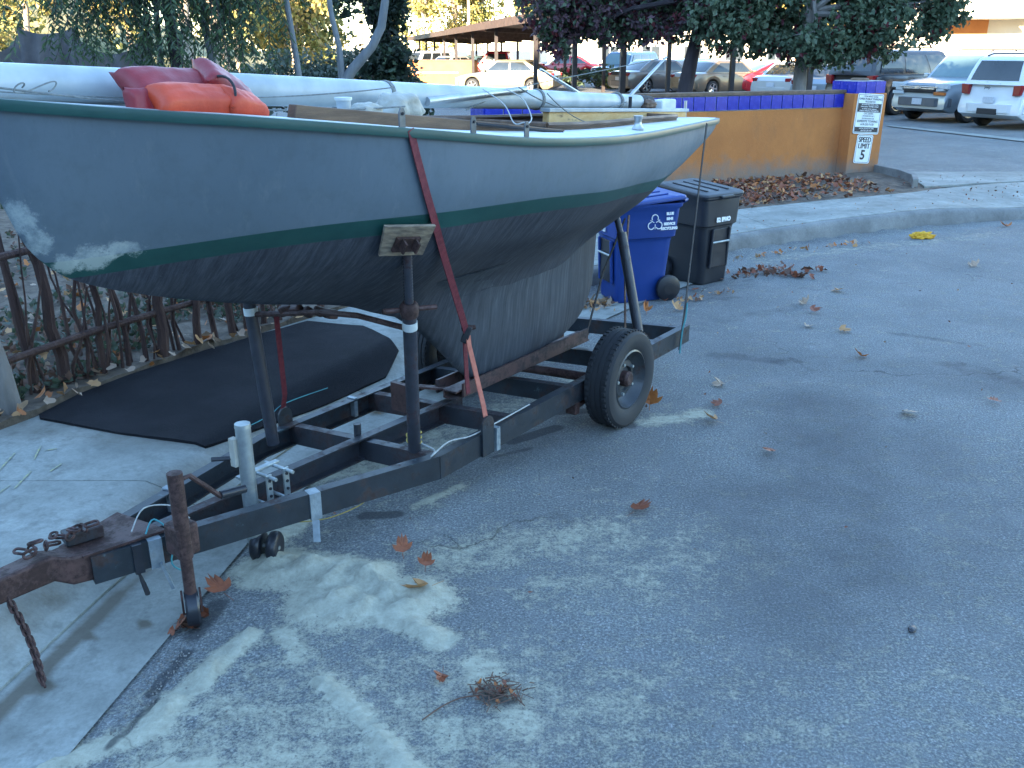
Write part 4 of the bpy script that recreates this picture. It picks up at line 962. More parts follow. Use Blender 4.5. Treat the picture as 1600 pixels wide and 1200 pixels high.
MB().lathe([(.055, -.026), (.068, -.026), (.075, -.018), (.075, .018), (.068, .026), (.055, .026)], (.0, 0, .075), (.84, -.54, 0), n=24).build('foot_wheel', M['tape_black'], jk, smooth=True)
# galvanised marine jack with twin wheels
mj = empty('marine_jack', L(-.74, .02, -.035)); mj.parent = trailer
MB().tube([(0, 0, .10), (0, 0, .64)], .033, 16).build('jack_tube', M['galv'], mj, smooth=True)
MB().tube([(0, 0, .638), (0, 0, .655)], [.035, .033], 16).build('jack_cap', M['galv'], mj, smooth=True)
MB().box((-.035, .025, .53), (.03, .035, .13)).build('label_plate', M['bag'], mj, bevel=.004)
MB().tube([(-.02, .02, .50), (-.10, .10, .50)], .010, 8).build('crank', M['tape_black'], mj, smooth=True)
for sy, dx in ((-.075, .045), (-.005, .015)):
    MB().lathe([(.02, -.022), (.058, -.024), (.068, -.016), (.070, 0), (.068, .016), (.058, .024), (.02, .022)], (dx, sy, .072), (.5, -.87, 0), n=26).build('jack_wheel', M['tape_black'], mj, smooth=True, angle=50)
MB().tube([(0, .03, .075), (.05, -.10, .072)], .010, 8).build('wheel_axle', M['galv'], mj, smooth=True)
for dx in (.06, .155):
    pl = MB().box((dx, -.06, .33), (.030, .010, .16)).build('clamp_plate', M['galv'], mj, bevel=.002)
    for k in range(4): MB().tube([(dx, -.070, .275 + .036 * k), (dx, -.054, .275 + .036 * k)], .007, 8).build('hole', M['tape_black'], mj)
    MB().tube([(dx, -.11, .40), (dx, .07, .40)], .008, 8).build('clamp_bolt', M['galv'], mj, smooth=True)
    MB().tube([(dx, -.10, .262), (dx, .05, .262)], .008, 8).build('clamp_bolt', M['galv'], mj, smooth=True)
MB().box((.08, .03, .405), (.22, .03, .012)).build('clamp_bar', M['galv'], mj, bevel=.002)

# ------------------------------------------------------------------ straps, chain, cords
def webbing(name, label, pts, w, mat, group=None, wdir=(1, 0, 0), extra=None):
    """flat strap along points given in boat coordinates"""
    root = empty(name, BO, BRZ); tag(root, label, 'strap', group)
    mb = MB(); P_ = [Vector(L(*p)) for p in pts]; wd = Vector(wdir).normalized()
    rings = []
    for i, p in enumerate(P_):
        t_ = (P_[min(i + 1, len(P_) - 1)] - P_[max(i - 1, 0)]).normalized(); sd = (wd - t_ * wd.dot(t_)).normalized(); nn = t_.cross(sd)
        rings.append([p + sd * a * w / 2 + nn * b * .002 for a, b in ((-1, -1), (1, -1), (1, 1), (-1, 1))])
    mb.loft(rings); mb.build('webbing', M[mat], root); return root
hp = [(-.332, .655, 1.815), (-.300, .651, 1.724), (-.270, .647, 1.650), (-.229, .638, 1.559), (-.180, .622, 1.475), (-.133, .602, 1.402)]
st1 = webbing('ratchet_strap', 'dark red ratchet strap running down the grey hull to the trailer rail', hp + [(-.015, .533, 1.281), (.38, .34, .80)], .036, 'strap_red')
rb = MB().box(L(.385, .336, .79), (.05, .035, .085), Eu(20, 0, 30)).build('ratchet', M['rope_black'], st1, bevel=.006)
MB().tube([L(.36, .33, .82), L(.42, .36, .82)], .012, 8).build('ratchet_spool', M['rust'], rb, smooth=True)
o = webbing('tmp', 'x', [(.385, .345, .785), (.372, .36, .74), (.352, .46, .45), (.347, .475, .40)], .032, 'strap_orange')
for ch in list(o.children): ch.parent = st1; ch.name = 'webbing_tail'; ch['label'] = 'faded orange lower length of the strap'
bpy.data.objects.remove(o)
o = webbing('tmp', 'x', [(.375, .33, .79), (.40, .32, .56), (.41, .32, .47)], .030, 'strap_red')
for ch in list(o.children): ch.parent = st1; ch.name = 'webbing_loop'
bpy.data.objects.remove(o)
webbing('ratchet_strap', 'thin red strap on the far side from the cross bar to the far rail', [(-.16, -.40, .90), (-.05, -.52, .42), (-.01, -.59, .32)], .03, 'strap_red')
webbing('tie_down_strap', 'dark strap behind the keel slanting down to the keel bunk', [(2.12, .24, 1.10), (2.08, .12, .75), (1.99, .07, .38)], .022, 'rope_black')
webbing('tie_down_strap', 'narrow brown strap dropping behind the trailer wheel from the stern quarter', [(2.13, .26, 1.12), (2.09, .27, .8), (2.02, .33, .36)], .022, 'rust')
webbing('stern_line', 'dark strap falling from the stern to the trailer rear corner', [(3.05, .33, 1.62), (2.95, .36, 1.40), (2.72, .43, .80), (2.52, .50, .46), (2.45, .51, .20)], .02, 'rope_black')
line_thing('teal_cord', 'teal cord hanging from the stern strap to the rear rail', 'cord', [bl(2.55, .5, .50), bl(2.5, .52, .42), bl(2.46, .52, .33), bl(2.44, .52, .18)], .005, M['rope_teal'])
line_thing('teal_cord', 'teal cord tied at the far rail beside the red strap', 'cord', [bl(-.3, -.57, .30), bl(-.1, -.60, .30), bl(.02, -.61, .33), bl(.32, -.6, .33)], .0025, M['rope_teal'])
line_thing('tan_cord', 'tan cord slung along the near rail from the support post', 'cord', [bl(.02, .34, .34), bl(.02, .42, .325), bl(-.05, .46, .33), bl(.1, .44, .345), bl(.24, .46, .33), bl(.42, .47, .335), bl(.75, .46, .335)], .004, M['rope_white'])
line_thing('post_lashing', 'yellow cord wound round the foot of the near support post', 'cord', [bl(.015 + .035 * math.cos(a), .30 + .035 * math.sin(a), .335 + .004 * a) for a in np.linspace(0, 14, 40)], .004, M['cord_yellow'])
line_thing('loose_cord', 'loose yellow cord on the asphalt beside the marine jack', 'cord', [(*(-1.109, 3.863), .012), (*(-0.989, 3.863), .015), (*(-0.860, 3.894), .02), (*(-0.744, 4.023), .015), (*(-0.694, 4.104), .03)], .0025, M['cord_yellow'])
line_thing('wiring', 'thin teal trailer wire dangling below the tongue', 'wire', [bl(-1.25, .03, .33), bl(-1.2, .02, .37), bl(-1.17, .09, .30), bl(-1.2, .10, .20), bl(-1.15, .12, .13), bl(-1.17, .13, .04)], .0035, M['rope_teal'])
line_thing('wiring', 'pale wire looped over the tongue near the crank', 'wire', [bl(-1.30, .02, .36), bl(-1.2, -.04, .40), bl(-1.1, .0, .38), bl(-1.07, .06, .33)], .003, M['rope_white'])
line_thing('wiring', 'black cable with plug hanging under the coupler', 'cable', [bl(-1.32, .03, .28), bl(-1.31, .04, .2), bl(-1.30, .05, .14), bl(-1.29, .05, .09)], [.004, .004, .009, .010], M['rope_black'])
# rusty safety chain
ch = empty('safety_chain', bl(-1.62, -.08, .22), BRZ); tag(ch, 'rusty chain hanging from the coupler to the gutter', 'chain')
c0 = Vector(bl(*(-1.752, -0.070, 0.282))); c1 = Vector((-1.670, 2.741, -0.020)); inv = ch.matrix_basis.inverted()
def link_mesh(parent):
    mb = MB(); pts = []
    for k in range(17):
        a = 2 * math.pi * k / 16; pts.append((.0075 * math.cos(a), 0, .0085 * math.sin(a) + (.008 if math.sin(a) > 0 else -.008)))
    mb.tube(pts, .0035, 6, caps=False); return mb.build('link', M['rust'], parent, smooth=True)
lk0 = link_mesh(ch); nl = 16
pile = [Vector(bl(-1.66 + .022 * k, -.10 + .02 * math.sin(k * 1.7), .395 + .01 * math.cos(k * 2.1))) for k in range(13)]
path = [c0.lerp(c1, k / (nl - 1)) + Vector((.02, .0, -.0)) * math.sin(math.pi * k / (nl - 1)) for k in range(nl)]
for k, p in enumerate(path + pile):
    lk = lk0 if k == 0 else link_copy(lk0, ch)
    lk.location = inv @ p
    if k < nl:
        d = (c1 - c0).normalized(); q = d.to_track_quat('Z', 'Y').to_matrix() @ Matrix.Rotation(R(90 * (k % 2)), 3, 'Z'); lk.rotation_euler = (Matrix.Rotation(-BRZ, 3, 'Z') @ q).to_euler(); lk.scale = (1.35,) * 3
    else: lk.rotation_euler = (R(90), k, R(80 * k)); lk.scale = (1.5,) * 3
# ------------------------------------------------------------------ wheelie bins
M['bin_blue'] = pm('blue_bin_plastic', (0.008, 0.040, 0.20), (0.010, 0.048, 0.24), 2, .42, bump=.12, bscale=120, bdist=.002)
M['bin_black'] = pm('black_bin_plastic', (0.020, 0.022, 0.028), (0.030, 0.032, 0.038), 3, .45, bump=.12, bscale=120, bdist=.002)
def wheelie_bin(name, label, loc, rz, sc, mat, lid_mat):
    """front (lift bar) faces local -x, wheels at +x"""
    b = empty(name, loc, rz); b.scale = (sc, sc, sc); tag(b, label, 'bin', 'wheelie bins at the kerb')
    mb = MB(); rings = []
    for z, hx, hy, r in ((0, .255, .215, .07), (.02, .265, .225, .08), (.30, .282, .243, .085), (.60, .300, .262, .09), (.635, .306, .268, .085), (.655, .328, .286, .07), (.80, .338, .295, .07), (.93, .345, .300, .06), (.95, .362, .315, .05), (.985, .364, .317, .05), (.985, .335, .29, .05), (.90, .325, .28, .05)):
        rings.append([(x + .02 * z, y, z) for x, y in rrect(hx, hy, r, 5)])
    mb.loft(rings, caps=False); mb.add([(x, y, 0) for x, y in rrect(.255, .215, .07, 5)], [tuple(range(24))])
    body = mb.build('body', mat, b, smooth=True, angle=35)
    # lift-bar recess frame and metal bar on the front
    MB().box((-.296, 0, .40), (.012, .25, .42)).build('front_recess', M['tape_black'], b, bevel=.01)
    for sy in (-.135, .135): MB().box((-.305, sy, .40), (.03, .03, .44), Matrix.Rotation(R(-3), 3, 'Y')).build('recess_rib', mat, b, bevel=.01)
    MB().tube([(-.318, -.135, .47), (-.318, .135, .47)], .012, 10).build('lift_bar', M['galv'], b, smooth=True)
    # lid: rounded slab with raised panel, front lip and hinge
    mb = MB(); rings = []
    for z, k in ((.992, 1.03), (1.008, 1.04), (1.024, 1.02), (1.034, .96), (1.026, .84), (1.032, .80), (1.036, .5)):
        rings.append([(x * k + .02 + .012, y * k, z + .03 * (x * k / .37)) for x, y in rrect(.366, .318, .055, 5)])
    mb.loft(rings); lid = mb.build('lid', lid_mat, b, smooth=True, angle=35)
    for sy in (-.17, .0, .17): MB().box((.02, sy, 1.040), (.50, .035, .014), Matrix.Rotation(R(-4.6), 3, 'Y')).build('lid_rib', lid_mat, lid, bevel=.006)
    MB().box((-.365, 0, .965), (.03, .20, .035)).build('lid_lip', lid_mat, lid, bevel=.012)
    # handle bar and hinge at the back
    MB().tube([(.385, -.29, 1.0), (.43, -.27, 1.005), (.43, .27, 1.005), (.385, .29, 1.0)], .018, 10).build('handle', mat, b, smooth=True)
    for sy in (-.2, .2): MB().tube([(.40, sy - .04, .985), (.40, sy + .04, .985)], .026, 10).build('hinge', mat, b, smooth=True)
    for sy in (-.275, .275):
        w = MB().lathe([(.04, -.03), (.11, -.03), (.13, -.02), (.132, 0), (.13, .02), (.11, .03), (.04, .03)], (.27, sy, .13), (0, 1, 0), n=26).build('wheel', M['tape_black'], b, smooth=True, angle=40)
        MB().lathe([(.0, .034), (.06, .032), (.065, .02)], (.27, sy, .13), (0, 1 if sy > 0 else -1, 0), n=18).build('hub', M['tape_black'], w, smooth=True)
    MB().tube([(.27, -.26, .13), (.27, .26, .13)], .012, 8).build('axle', M['rust'], b, smooth=True)
    return b
binb = wheelie_bin('recycling_bin', 'blue recycling wheelie bin beside the trailer wheel', (1.08, 8.20, -.02), R(17), .88, M['bin_blue'], M['bin_blue'])
binb.rotation_euler = (0, 0, R(20))
# white recycling emblem and four lines of print on the side facing the street
SY = -.302
em = empty('recycling_emblem', (.07, SY, .80)); em.parent = binb; em.rotation_euler = (R(-4), 0, 0)
for k in range(3):
    a0 = R(90 + 120 * k); mb = MB()
    pts = [(.048 * math.cos(a0) + .034 * math.cos(a), -.004, .048 * math.sin(a0) + .034 * math.sin(a)) for a in np.linspace(a0 - 2.1, a0 + 2.1, 14)]
    mb.tube(pts, .0055, 5); mb.build('emblem_loop', M['white_print'], em)
    a1 = a0 + 1.0472; mb = MB(); q = Vector((.030 * math.cos(a1), -.004, .030 * math.sin(a1)))
    mb.tube([q - Vector((.018 * math.cos(a1), 0, .018 * math.sin(a1))), q + Vector((.03 * math.cos(a1), 0, .03 * math.sin(a1)))], .004, 5); mb.build('emblem_arrow', M['white_print'], em)
for s_, zz, xx in (('BLUE', .085, .18), ('BINS', .035, .18), ('SERVICE', -.015, .18), ('RECYCLING', -.06, .18)):
    text_mesh('lettering', s_, .034, M['white_print'], binb, (.05 + xx, SY - .004 + (zz) * -.03, .80 + zz), (R(86), 0, 0), bold=.003)
text_mesh('lettering', 'SDR 21', .055, M['white_print'], binb, (-.337, .04, .715), (R(87), 0, R(-90)), bold=.004)
bink = wheelie_bin('rubbish_bin', 'black wheelie bin standing behind the blue one', (1.80, 8.90, -.02), R(200), .86, M['bin_black'], M['bin_black'])
bink.rotation_euler = (0, 0, R(128))
text_mesh('lettering', '52 IPMO', .062, M['white_print'], bink, (-.336, .0, .715), (R(87), 0, R(-90)), bold=.005)

# ------------------------------------------------------------------ vehicles
def carpaint(name, c, metal=.3, rough=.3):
    t = NT(name); m = t.out(t.ramp(t.noise(1.5, 3), [(.3, c), (.7, tuple(x * .9 for x in c))]), rough, metal); t.b.inputs['Coat Weight'].default_value = .6; t.b.inputs['Coat Roughness'].default_value = .08; return m
P_ = dict(white=carpaint('paint_white', (.74, .76, .76), 0), silver=carpaint('paint_silver', (.33, .38, .42), .4), black=carpaint('paint_black', (.012, .012, .016), 0), red=carpaint('paint_red', (.42, .012, .02), 0),
          gold=carpaint('paint_gold', (.36, .31, .22), .5), grey=carpaint('paint_grey', (.14, .13, .12), .4), bronze=carpaint('paint_bronze', (.20, .15, .10), .4), blue=carpaint('paint_blue', (.05, .10, .18), .3), teal=carpaint('paint_teal', (.16, .26, .30), .4), pale=carpaint('paint_pale', (.55, .56, .55), .3))
M['car_glass'] = pm('car_glass', (0.020, 0.026, 0.030), (0.03, 0.036, 0.04), 2, .05, spec=.8)
M['sky_glass'] = pm('sky_toned_windscreen', (0.10, 0.17, 0.18), (0.13, 0.2, 0.2), 1.5, .06, spec=.9)  # paler windscreen, reflected sky put into the glass colour
M['tail'] = pm('tail_lamp', (0.28, 0.008, 0.012), (0.2, 0.006, 0.01), 6, .2)
M['lamp'] = pm('head_lamp', (0.62, 0.66, 0.66), (0.5, 0.54, 0.55), 8, .12)
M['amber'] = pm('amber_lamp', (0.5, 0.14, 0.02), (0.4, 0.1, 0.02), 8, .2)
M['chrome'] = pm('chrome', (0.6, 0.62, 0.64), (0.5, 0.52, 0.54), 5, .18, metal=.9)
M['plate'] = pm('number_plate', (0.62, 0.64, 0.66), (0.5, 0.52, 0.56), 30, .5)
M['trim'] = pm('black_trim', (0.018, 0.018, 0.02), (0.03, 0.03, 0.032), 8, .6)
_wheel_cache = {}
SPEC = dict(
    sedan=dict(L=4.7, W=1.80, H=1.45, hood=[(0, .62), (.02, .70), (.08, .78), (.27, .92), (.34, .95), (.70, .96), (.84, .99), (.97, .95), (1, .78)], base=(.27, .88), roof=(.42, .71), belt=.93, wr=.325, ax=(.185, .795), clear=.20),
    coupe=dict(L=4.4, W=1.78, H=1.36, hood=[(0, .58), (.03, .68), (.10, .75), (.30, .88), (.40, .91), (.75, .93), (.90, .93), (.98, .86), (1, .70)], base=(.30, .92), roof=(.46, .68), belt=.88, wr=.32, ax=(.19, .80), clear=.18),
    suv=dict(L=4.8, W=1.90, H=1.76, hood=[(0, .66), (.012, .96), (.06, 1.02), (.24, 1.10), (.30, 1.12), (.90, 1.12), (.985, 1.08), (1, .60)], base=(.25, .985), roof=(.375, .93), belt=1.08, wr=.375, ax=(.185, .79), clear=.25),
    pickup=dict(L=5.2, W=1.90, H=1.75, hood=[(0, .66), (.012, .94), (.05, 1.0), (.24, 1.06), (.32, 1.08), (.6, 1.08), (.985, 1.06), (1, .60)], base=(.24, .62), roof=(.34, .58), belt=1.04, wr=.37, ax=(.17, .77), clear=.28))
def car(kind, label, loc, heading, paint, near=False, cat='car', glass='car_glass', group='cars in the car park', sc=1.0, alloy='chrome'):
    S = SPEC[kind]; Ln, W, H = S['L'], S['W'], S['H']; name = {'sedan': 'parked_car', 'coupe': 'parked_car', 'suv': 'parked_suv', 'pickup': 'pickup_truck'}[kind]
    c = empty(name, loc, heading); c.scale = (sc,) * 3; tag(c, label, cat, group)
    X = lambda f: Ln * (.5 - f)           # f=0 nose at +x, f=1 tail
    hx, hz = zip(*S['hood']); axx = [X(a) for a in S['ax']]; wr = S['wr']; ar = wr + .055
    fr = sorted(set(list(np.linspace(0, 1, 41)) + [a + d / Ln for a in S['ax'] for d in np.linspace(-ar, ar, 17)]))
    mb = MB(); rings = []
    for f in fr:
        x = X(f); top = pchip(f, hx, hz); bot = S['clear'] + .10 * smooth((.06 - f) / .06) + .12 * smooth((f - .94) / .06)
        for a in axx:
            if abs(x - a) < ar: bot = max(bot, wr + math.sqrt(ar * ar - (x - a) ** 2))
        pl = 1 - .10 * smooth((.10 - f) / .10) - .07 * smooth((f - .92) / .08)
        hw = W / 2 * pl; bot = min(bot, top - .06); hh = top - bot
        sec = [(0, top + .012), (hw * .55, top + .008), (hw * .86, top - .012), (hw * .955, top - min(.05, hh * .2)), (hw, top - min(.22, hh * .45)), (hw * .995, bot + hh * .35), (hw * .975, bot + hh * .08), (hw * .93, bot), (hw * .5, bot), (0, bot)]
        rings.append([(x, y, z) for y, z in sec] + [(x, -y, z) for y, z in sec[-2:0:-1]])
    mb.loft(rings); body = mb.build('body', paint, c, smooth=True, angle=32)
    # cabin
    b0, b1 = X(S['base'][0]), X(S['base'][1]); r0, r1 = X(S['roof'][0]), X(S['roof'][1]); bz = S['belt']; wb, wt = W / 2 * .945, W / 2 * .76
    bot4 = [Vector((b0, wb * .93, bz - .02)), Vector((b0, -wb * .93, bz - .02)), Vector((b1, -wb * .93, bz - .0)), Vector((b1, wb * .93, bz - .0))]
    top4 = [Vector((r0, wt * .95, H - .035)), Vector((r0, -wt * .95, H - .035)), Vector((r1, -wt * .95, H - .03)), Vector((r1, wt * .95, H - .03))]
    mb = MB(); N = 9; rings = []
    for k, (q, bul) in enumerate(((0, 0), (.25, .018), (.5, .028), (.75, .022), (.94, .008), (1.0, -.03))):
        ring = []
        for i in range(4):
            a, b_ = bot4[i].lerp(top4[i], min(q, 1)), bot4[(i + 1) % 4].lerp(top4[(i + 1) % 4], min(q, 1))
            nrm = (b_ - a).cross(Vector((0, 0, 1))).normalized(); nrm = nrm if nrm.dot((a + b_) / 2 - Vector(((b0 + b1) / 2, 0, a.z))) > 0 else -nrm
            for j in range(6):
                u = j / 6; p = a.lerp(b_, u) + nrm * (bul + .06 * (1 - (2 * u - 1) ** 2) * (1 if i in (0, 2) else .15))
                if k == 5: p.z += .03; p.x += (0 - (p.x - (r0 + r1) / 2)) * .05; p.y *= .93
                ring.append(p)
        rings.append(ring)
    mb.loft(rings, caps=False); rc = rings[-1]; cen = Vector(((r0 + r1) / 2, 0, H)); m_ = len(rc); mb.add(rc + [cen], [(i, (i + 1) % m_, m_) for i in range(m_)])
    cab = mb.build('roof', paint, c, smooth=True, angle=40)
    # glazing panels follow the cabin sides, a few millimetres proud
    def pane(i, u0, u1, v0, v1, nm='window', g=None, skew0=0, skew1=0):
        mbp = MB(); V = []; nu, nv = 7, 4
        for a in range(nu):
            for b_ in range(nv):
                v = v0 + (v1 - v0) * b_ / (nv - 1); ua, ub = u0 + skew0 * v, u1 + skew1 * v; u = ua + (ub - ua) * a / (nu - 1)
                A, B = bot4[i].lerp(top4[i], v), bot4[(i + 1) % 4].lerp(top4[(i + 1) % 4], v)
                nrm = (B - A).cross(Vector((0, 0, 1))).normalized(); nrm = nrm if nrm.dot((A + B) / 2 - Vector(((b0 + b1) / 2, 0, A.z))) > 0 else -nrm
                bul = float(np.interp(v, [0, .25, .5, .75, .94, 1], [0, .018, .028, .022, .008, -.03]))
                sag_ = float(np.interp((u * 6) % 1, [0, .5, 1], [0, 1, 0])) * 0
                uu = u * 6; k0 = min(int(uu), 5); fr_ = uu - k0
                bow = lambda q: .06 * (1 - (2 * q / 6 - 1) ** 2) * (1 if i in (0, 2) else .15)
                V.append(A.lerp(B, u) + nrm * (bul + bow(k0) * (1 - fr_) + bow(k0 + 1) * fr_ + .009))
        mbp.add(V, [(a * nv + b_, (a + 1) * nv + b_, (a + 1) * nv + b_ + 1, a * nv + b_ + 1) for a in range(nu - 1) for b_ in range(nv - 1)])
        return mbp.build(nm, M[g or 'car_glass'], c, smooth=True)
    pane(0, .05, .95, .10, .90, 'windscreen', glass); pane(2, .08, .92, .16, .88, 'rear_window')
    if kind in ('sedan', 'coupe'):
        for i, q in ((1, 0), (3, 1)):
            for (u0, u1, s0, s1) in ((.07, .46, .02, 0), (.50, .90, 0, -.03)):
                pane(i, *( (u0, u1) if q == 0 else (1 - u1, 1 - u0)), .14, .86, 'side_window', None, *((s0, s1) if q == 0 else (-s1, -s0)))
    else:
        segs = ((.06, .32), (.36, .64), (.68, .95)) if kind == 'suv' else ((.10, .90),)
        for i, q in ((1, 0), (3, 1)):
            for (u0, u1) in segs: pane(i, *((u0, u1) if q == 0 else (1 - u1, 1 - u0)), .10, .84, 'side_window')
    # wheels
    for a in axx:
        for sy in (1, -1):
            key = (kind, sy, near, alloy)
            if key not in _wheel_cache:
                w = empty('wheel', (0, 0, 0)); w.parent = c; h = .105
                MB().lathe([(wr * .62, -h), (wr * .9, -h), (wr, -h * .6), (wr, h * .6), (wr * .9, h), (wr * .64, h * .96), (wr * .62, h * .7)], (0, 0, 0), (0, sy, 0), n=28, closed=True).build('tyre', M['tyre'], w, smooth=True, angle=40)
                MB().lathe([(wr * .66, h * .9), (wr * .63, h * .55), (wr * .5, h * .3), (0, h * .3)], (0, 0, 0), (0, sy, 0), n=24, caps=False).build('rim', M['trim'], w, smooth=True)
                for k in range(5):
                    q = R(72 * k); e = Vector((math.cos(q), 0, math.sin(q)))
                    MB().beam(e * wr * .1 + Vector((0, sy * h * .62, 0)), e * wr * .64 + Vector((0, sy * h * .84, 0)), wr * .22, .03, (0, 1, 0)).build('spoke', M[alloy], w)
                MB().lathe([(wr * .655, h * .86), (wr * .67, h * .97), (wr * .60, h * .95), (wr * .60, h * .8)], (0, 0, 0), (0, sy, 0), n=28, closed=True).build('rim_lip', M[alloy], w, smooth=True)
                MB().lathe([(wr * .17, h * .4), (wr * .17, h * .8), (0, h * .84)], (0, 0, 0), (0, sy, 0), n=12).build('hub', M[alloy], w, smooth=True)
                _wheel_cache[key] = w
            else: w = copy_tree(_wheel_cache[key], c)
            w.parent = c; w.location = (a, sy * (W / 2 - .115), wr)
    MB().box((0, 0, S['clear'] + .28), (Ln * .86, W * .80, .30)).build('underbody', M['trim'], c)
    # lamps, bumpers, plates, mirrors, handles
    zt = pchip(.0, hx, hz); tail = pchip(1, hx, hz); nz = S['hood'][1][1] - .10; tz = S['hood'][-2][1] - .13
    for sy in (1, -1):
        MB().loft([[(X(.0) + .012 - dx, sy * (W * .28 + a), z) for a, z in ((0, nz - .07), (W * .125, nz - .05), (W * .125, nz + .06), (0, nz + .05))] for dx in (0, .16)]).build('headlight', M['lamp'], c, bevel=.01)
        MB().loft([[(X(1) - .014 + dx, sy * (W * .33 + a), z) for a, z in ((0, tz - .12 if kind == 'suv' else tz - .05), (W * .105, tz - .10 if kind == 'suv' else tz - .05), (W * .12, tz + .14 if kind == 'suv' else tz + .08), (0, tz + .12 if kind == 'suv' else tz + .07))] for dx in (0, .20)]).build('tail_light', M['tail'], c, bevel=.01)
        mr = MB().loft([[(b0 - .20 + x, sy * (W / 2 * .95 + y), bz + .06 + z) for x, z in ((-.05, -.05), (.06, -.05), (.05, .06), (-.05, .06))] for y in (0, .17)]).build('mirror', paint, c, bevel=.02)
        for f in ((.47, .66) if kind != 'pickup' else (.5,)): MB().box((X(f), sy * (W / 2 * .992), bz - .10), (.17, .03, .03)).build('door_handle', paint, c, bevel=.008)
    for f, dx in ((0, .03), (1, -.03)):
        z = .52 if kind in ('suv', 'pickup') else .45
        mbb = MB(); mbb.loft([[(X(f) + (dx if abs(y) < .7 else -dx * 2) - (abs(y) > .95) * dx * 4, y * W / 2 * .97, z + q) for q in (-.11, .11)] + [(X(f) - dx * 4, y * W / 2 * .97, z + q) for q in (.11, -.11)] for y in (-1, -.9, -.6, 0, .6, .9, 1)]); mbb.build('bumper', paint if kind in ('sedan', 'coupe') else M['trim'] if not near else paint, c, bevel=.02)
        MB().box((X(f) + dx * 1.25, 0, z + .20 if f == 1 else z + .01), (.016, .31, .155)).build('number_plate', M['plate'], c, bevel=.004)
    gr = MB().box((X(0) - .02, 0, nz - .01), (.08, W * .50, .16)).build('grille', M['trim'], c, bevel=.01)
    MB().box((X(0) + .018, 0, nz - .005), (.03, W * .52, .035)).build('grille_bar', M['chrome'], gr, bevel=.006)
    if kind == 'suv':
        for sy in (1, -1):
            rr = MB().tube([(r0 - .10, sy * wt * .72, H + .005), (r0 - .25, sy * wt * .72, H + .055), (r1 + .25, sy * wt * .72, H + .055), (r1 + .05, sy * wt * .72, H + .005)], .018, 8).build('roof_rail', M['trim'], c, smooth=True)
        MB().box((X(.5), 0, .44), (Ln * .55, W * .97, .06)).build('side_skirt', M['trim'], c, bevel=.01)
        MB().beam((X(1) - .03 + .07, -.25, bz + .02), (X(1) + .05, .18, bz + .06), .03, .02).build('wiper', M['trim'], c)
    return c
# the three big ones on the right
A_ = R(32)
suvw = car('suv', 'white SUV seen from behind at the right edge of the car park', (14.2, 25.6, .15), R(27), P_['white'], True, 'suv', group='SUVs behind the pillar')
MB().box((-2.43, 0, .44), (.06, .55, .14)).build('tow_hitch_cover', M['trim'], suvw, bevel=.01)
text_mesh('badge', 'Jeep', .10, M['trim'], suvw, (-2.405, .1, 1.02), (R(90), 0, R(-90)), bold=.002)
suvs = car('suv', 'silver SUV with chrome grille facing the pillar with signs', (13.55, 28.15, .15), R(207), P_['silver'], True, 'suv', 'sky_glass', 'SUVs behind the pillar', 1.05)
MB().box((2.425, 0, .90), (.04, 1.2, .03)).build('grille_bar', M['chrome'], suvs, bevel=.006)
for sy in (1, -1): MB().box((2.40, sy * .66, .74), (.06, .36, .08)).build('turn_signal', M['amber' if sy > 0 else 'lamp'], suvs, bevel=.01)
MB().loft([[(2.455, y * .10, .88 + z * .04) for y, z in ((-1, -.4), (-.4, -.4), (-.4, -1), (.4, -1), (.4, -.4), (1, -.4), (1, .4), (.4, .4), (.4, 1), (-.4, 1), (-.4, .4), (-1, .4))], [(2.462, y * .10, .88 + z * .04) for y, z in ((-1, -.4), (-.4, -.4), (-.4, -1), (.4, -1), (.4, -.4), (1, -.4), (1, .4), (.4, .4), (.4, 1), (-.4, 1), (-.4, .4), (-1, .4))]]).build('badge', M['chrome'], suvs)
M['bumper_grey'] = pm('grey_bumper', (.10, .11, .125), (.075, .085, .1), 4, .4)
for ch_ in suvs.children:
    if ch_.name.startswith('bumper'): ch_.data.materials[0] = M['bumper_grey']
MB().box((2.36, 0, .80), (.10, .98, .11)).build('grille', M['trim'], suvs, bevel=.01)
for sy in (1, -1): MB().box((2.37, sy * .70, .93), (.10, .40, .14)).build('headlight', M['lamp'], suvs, bevel=.015)
suvk = car('suv', 'black SUV behind the tiled pillar', (12.6, 31.3, .15), R(30), P_['black'], True, 'suv', group='SUVs behind the pillar', sc=1.08)
# row of cars in the sun
car('sedan', 'silver saloon with red tail lamps just left of the black SUV', (11.9, 35.2, .15), R(48), P_['silver'])
car('sedan', 'pale saloon tail between the red coupe and the silver saloon', (11.35, 38.2, .15), R(45), P_['pale'])
car('coupe', 'bright red coupe right of the pale tree trunk', (11.9, 43.2, .15), R(12), P_['red'])
car('sedan', 'bronze saloon half hidden by the pale tree trunk', (9.25, 42.6, .15), R(30), P_['bronze'], glass='sky_glass')
car('sedan', 'dark grey saloon left of the leaning tree trunk', (6.9, 45.6, .15), R(28), P_['grey'])
car('sedan', 'blue-grey saloon behind the leaning tree trunk', (9.6, 50.5, .15), R(30), P_['teal'], glass='sky_glass')
car('suv', 'dark blue SUV facing the boat past the carport end post', (6.1, 52.5, .15), R(235), P_['blue'], False, 'suv', 'sky_glass')
car('sedan', 'gold saloon parked under the brown carport', (-.15, 45.2, .15), R(162), P_['gold'])
car('pickup', 'red pickup truck under the farther carport', (-.6, 62.8, .15), R(170), P_['red'], False, 'truck')
car('sedan', 'white saloon left of the red pickup', (-4.2, 66.0, .15), R(230), P_['pale'])
car('sedan', 'teal saloon second from the red pickup', (-2.6, 67.0, .15), R(228), P_['teal'])
car('suv', 'white SUV at the far left of the carport row', (-6.2, 67.5, .15), R(232), P_['white'], False, 'suv')
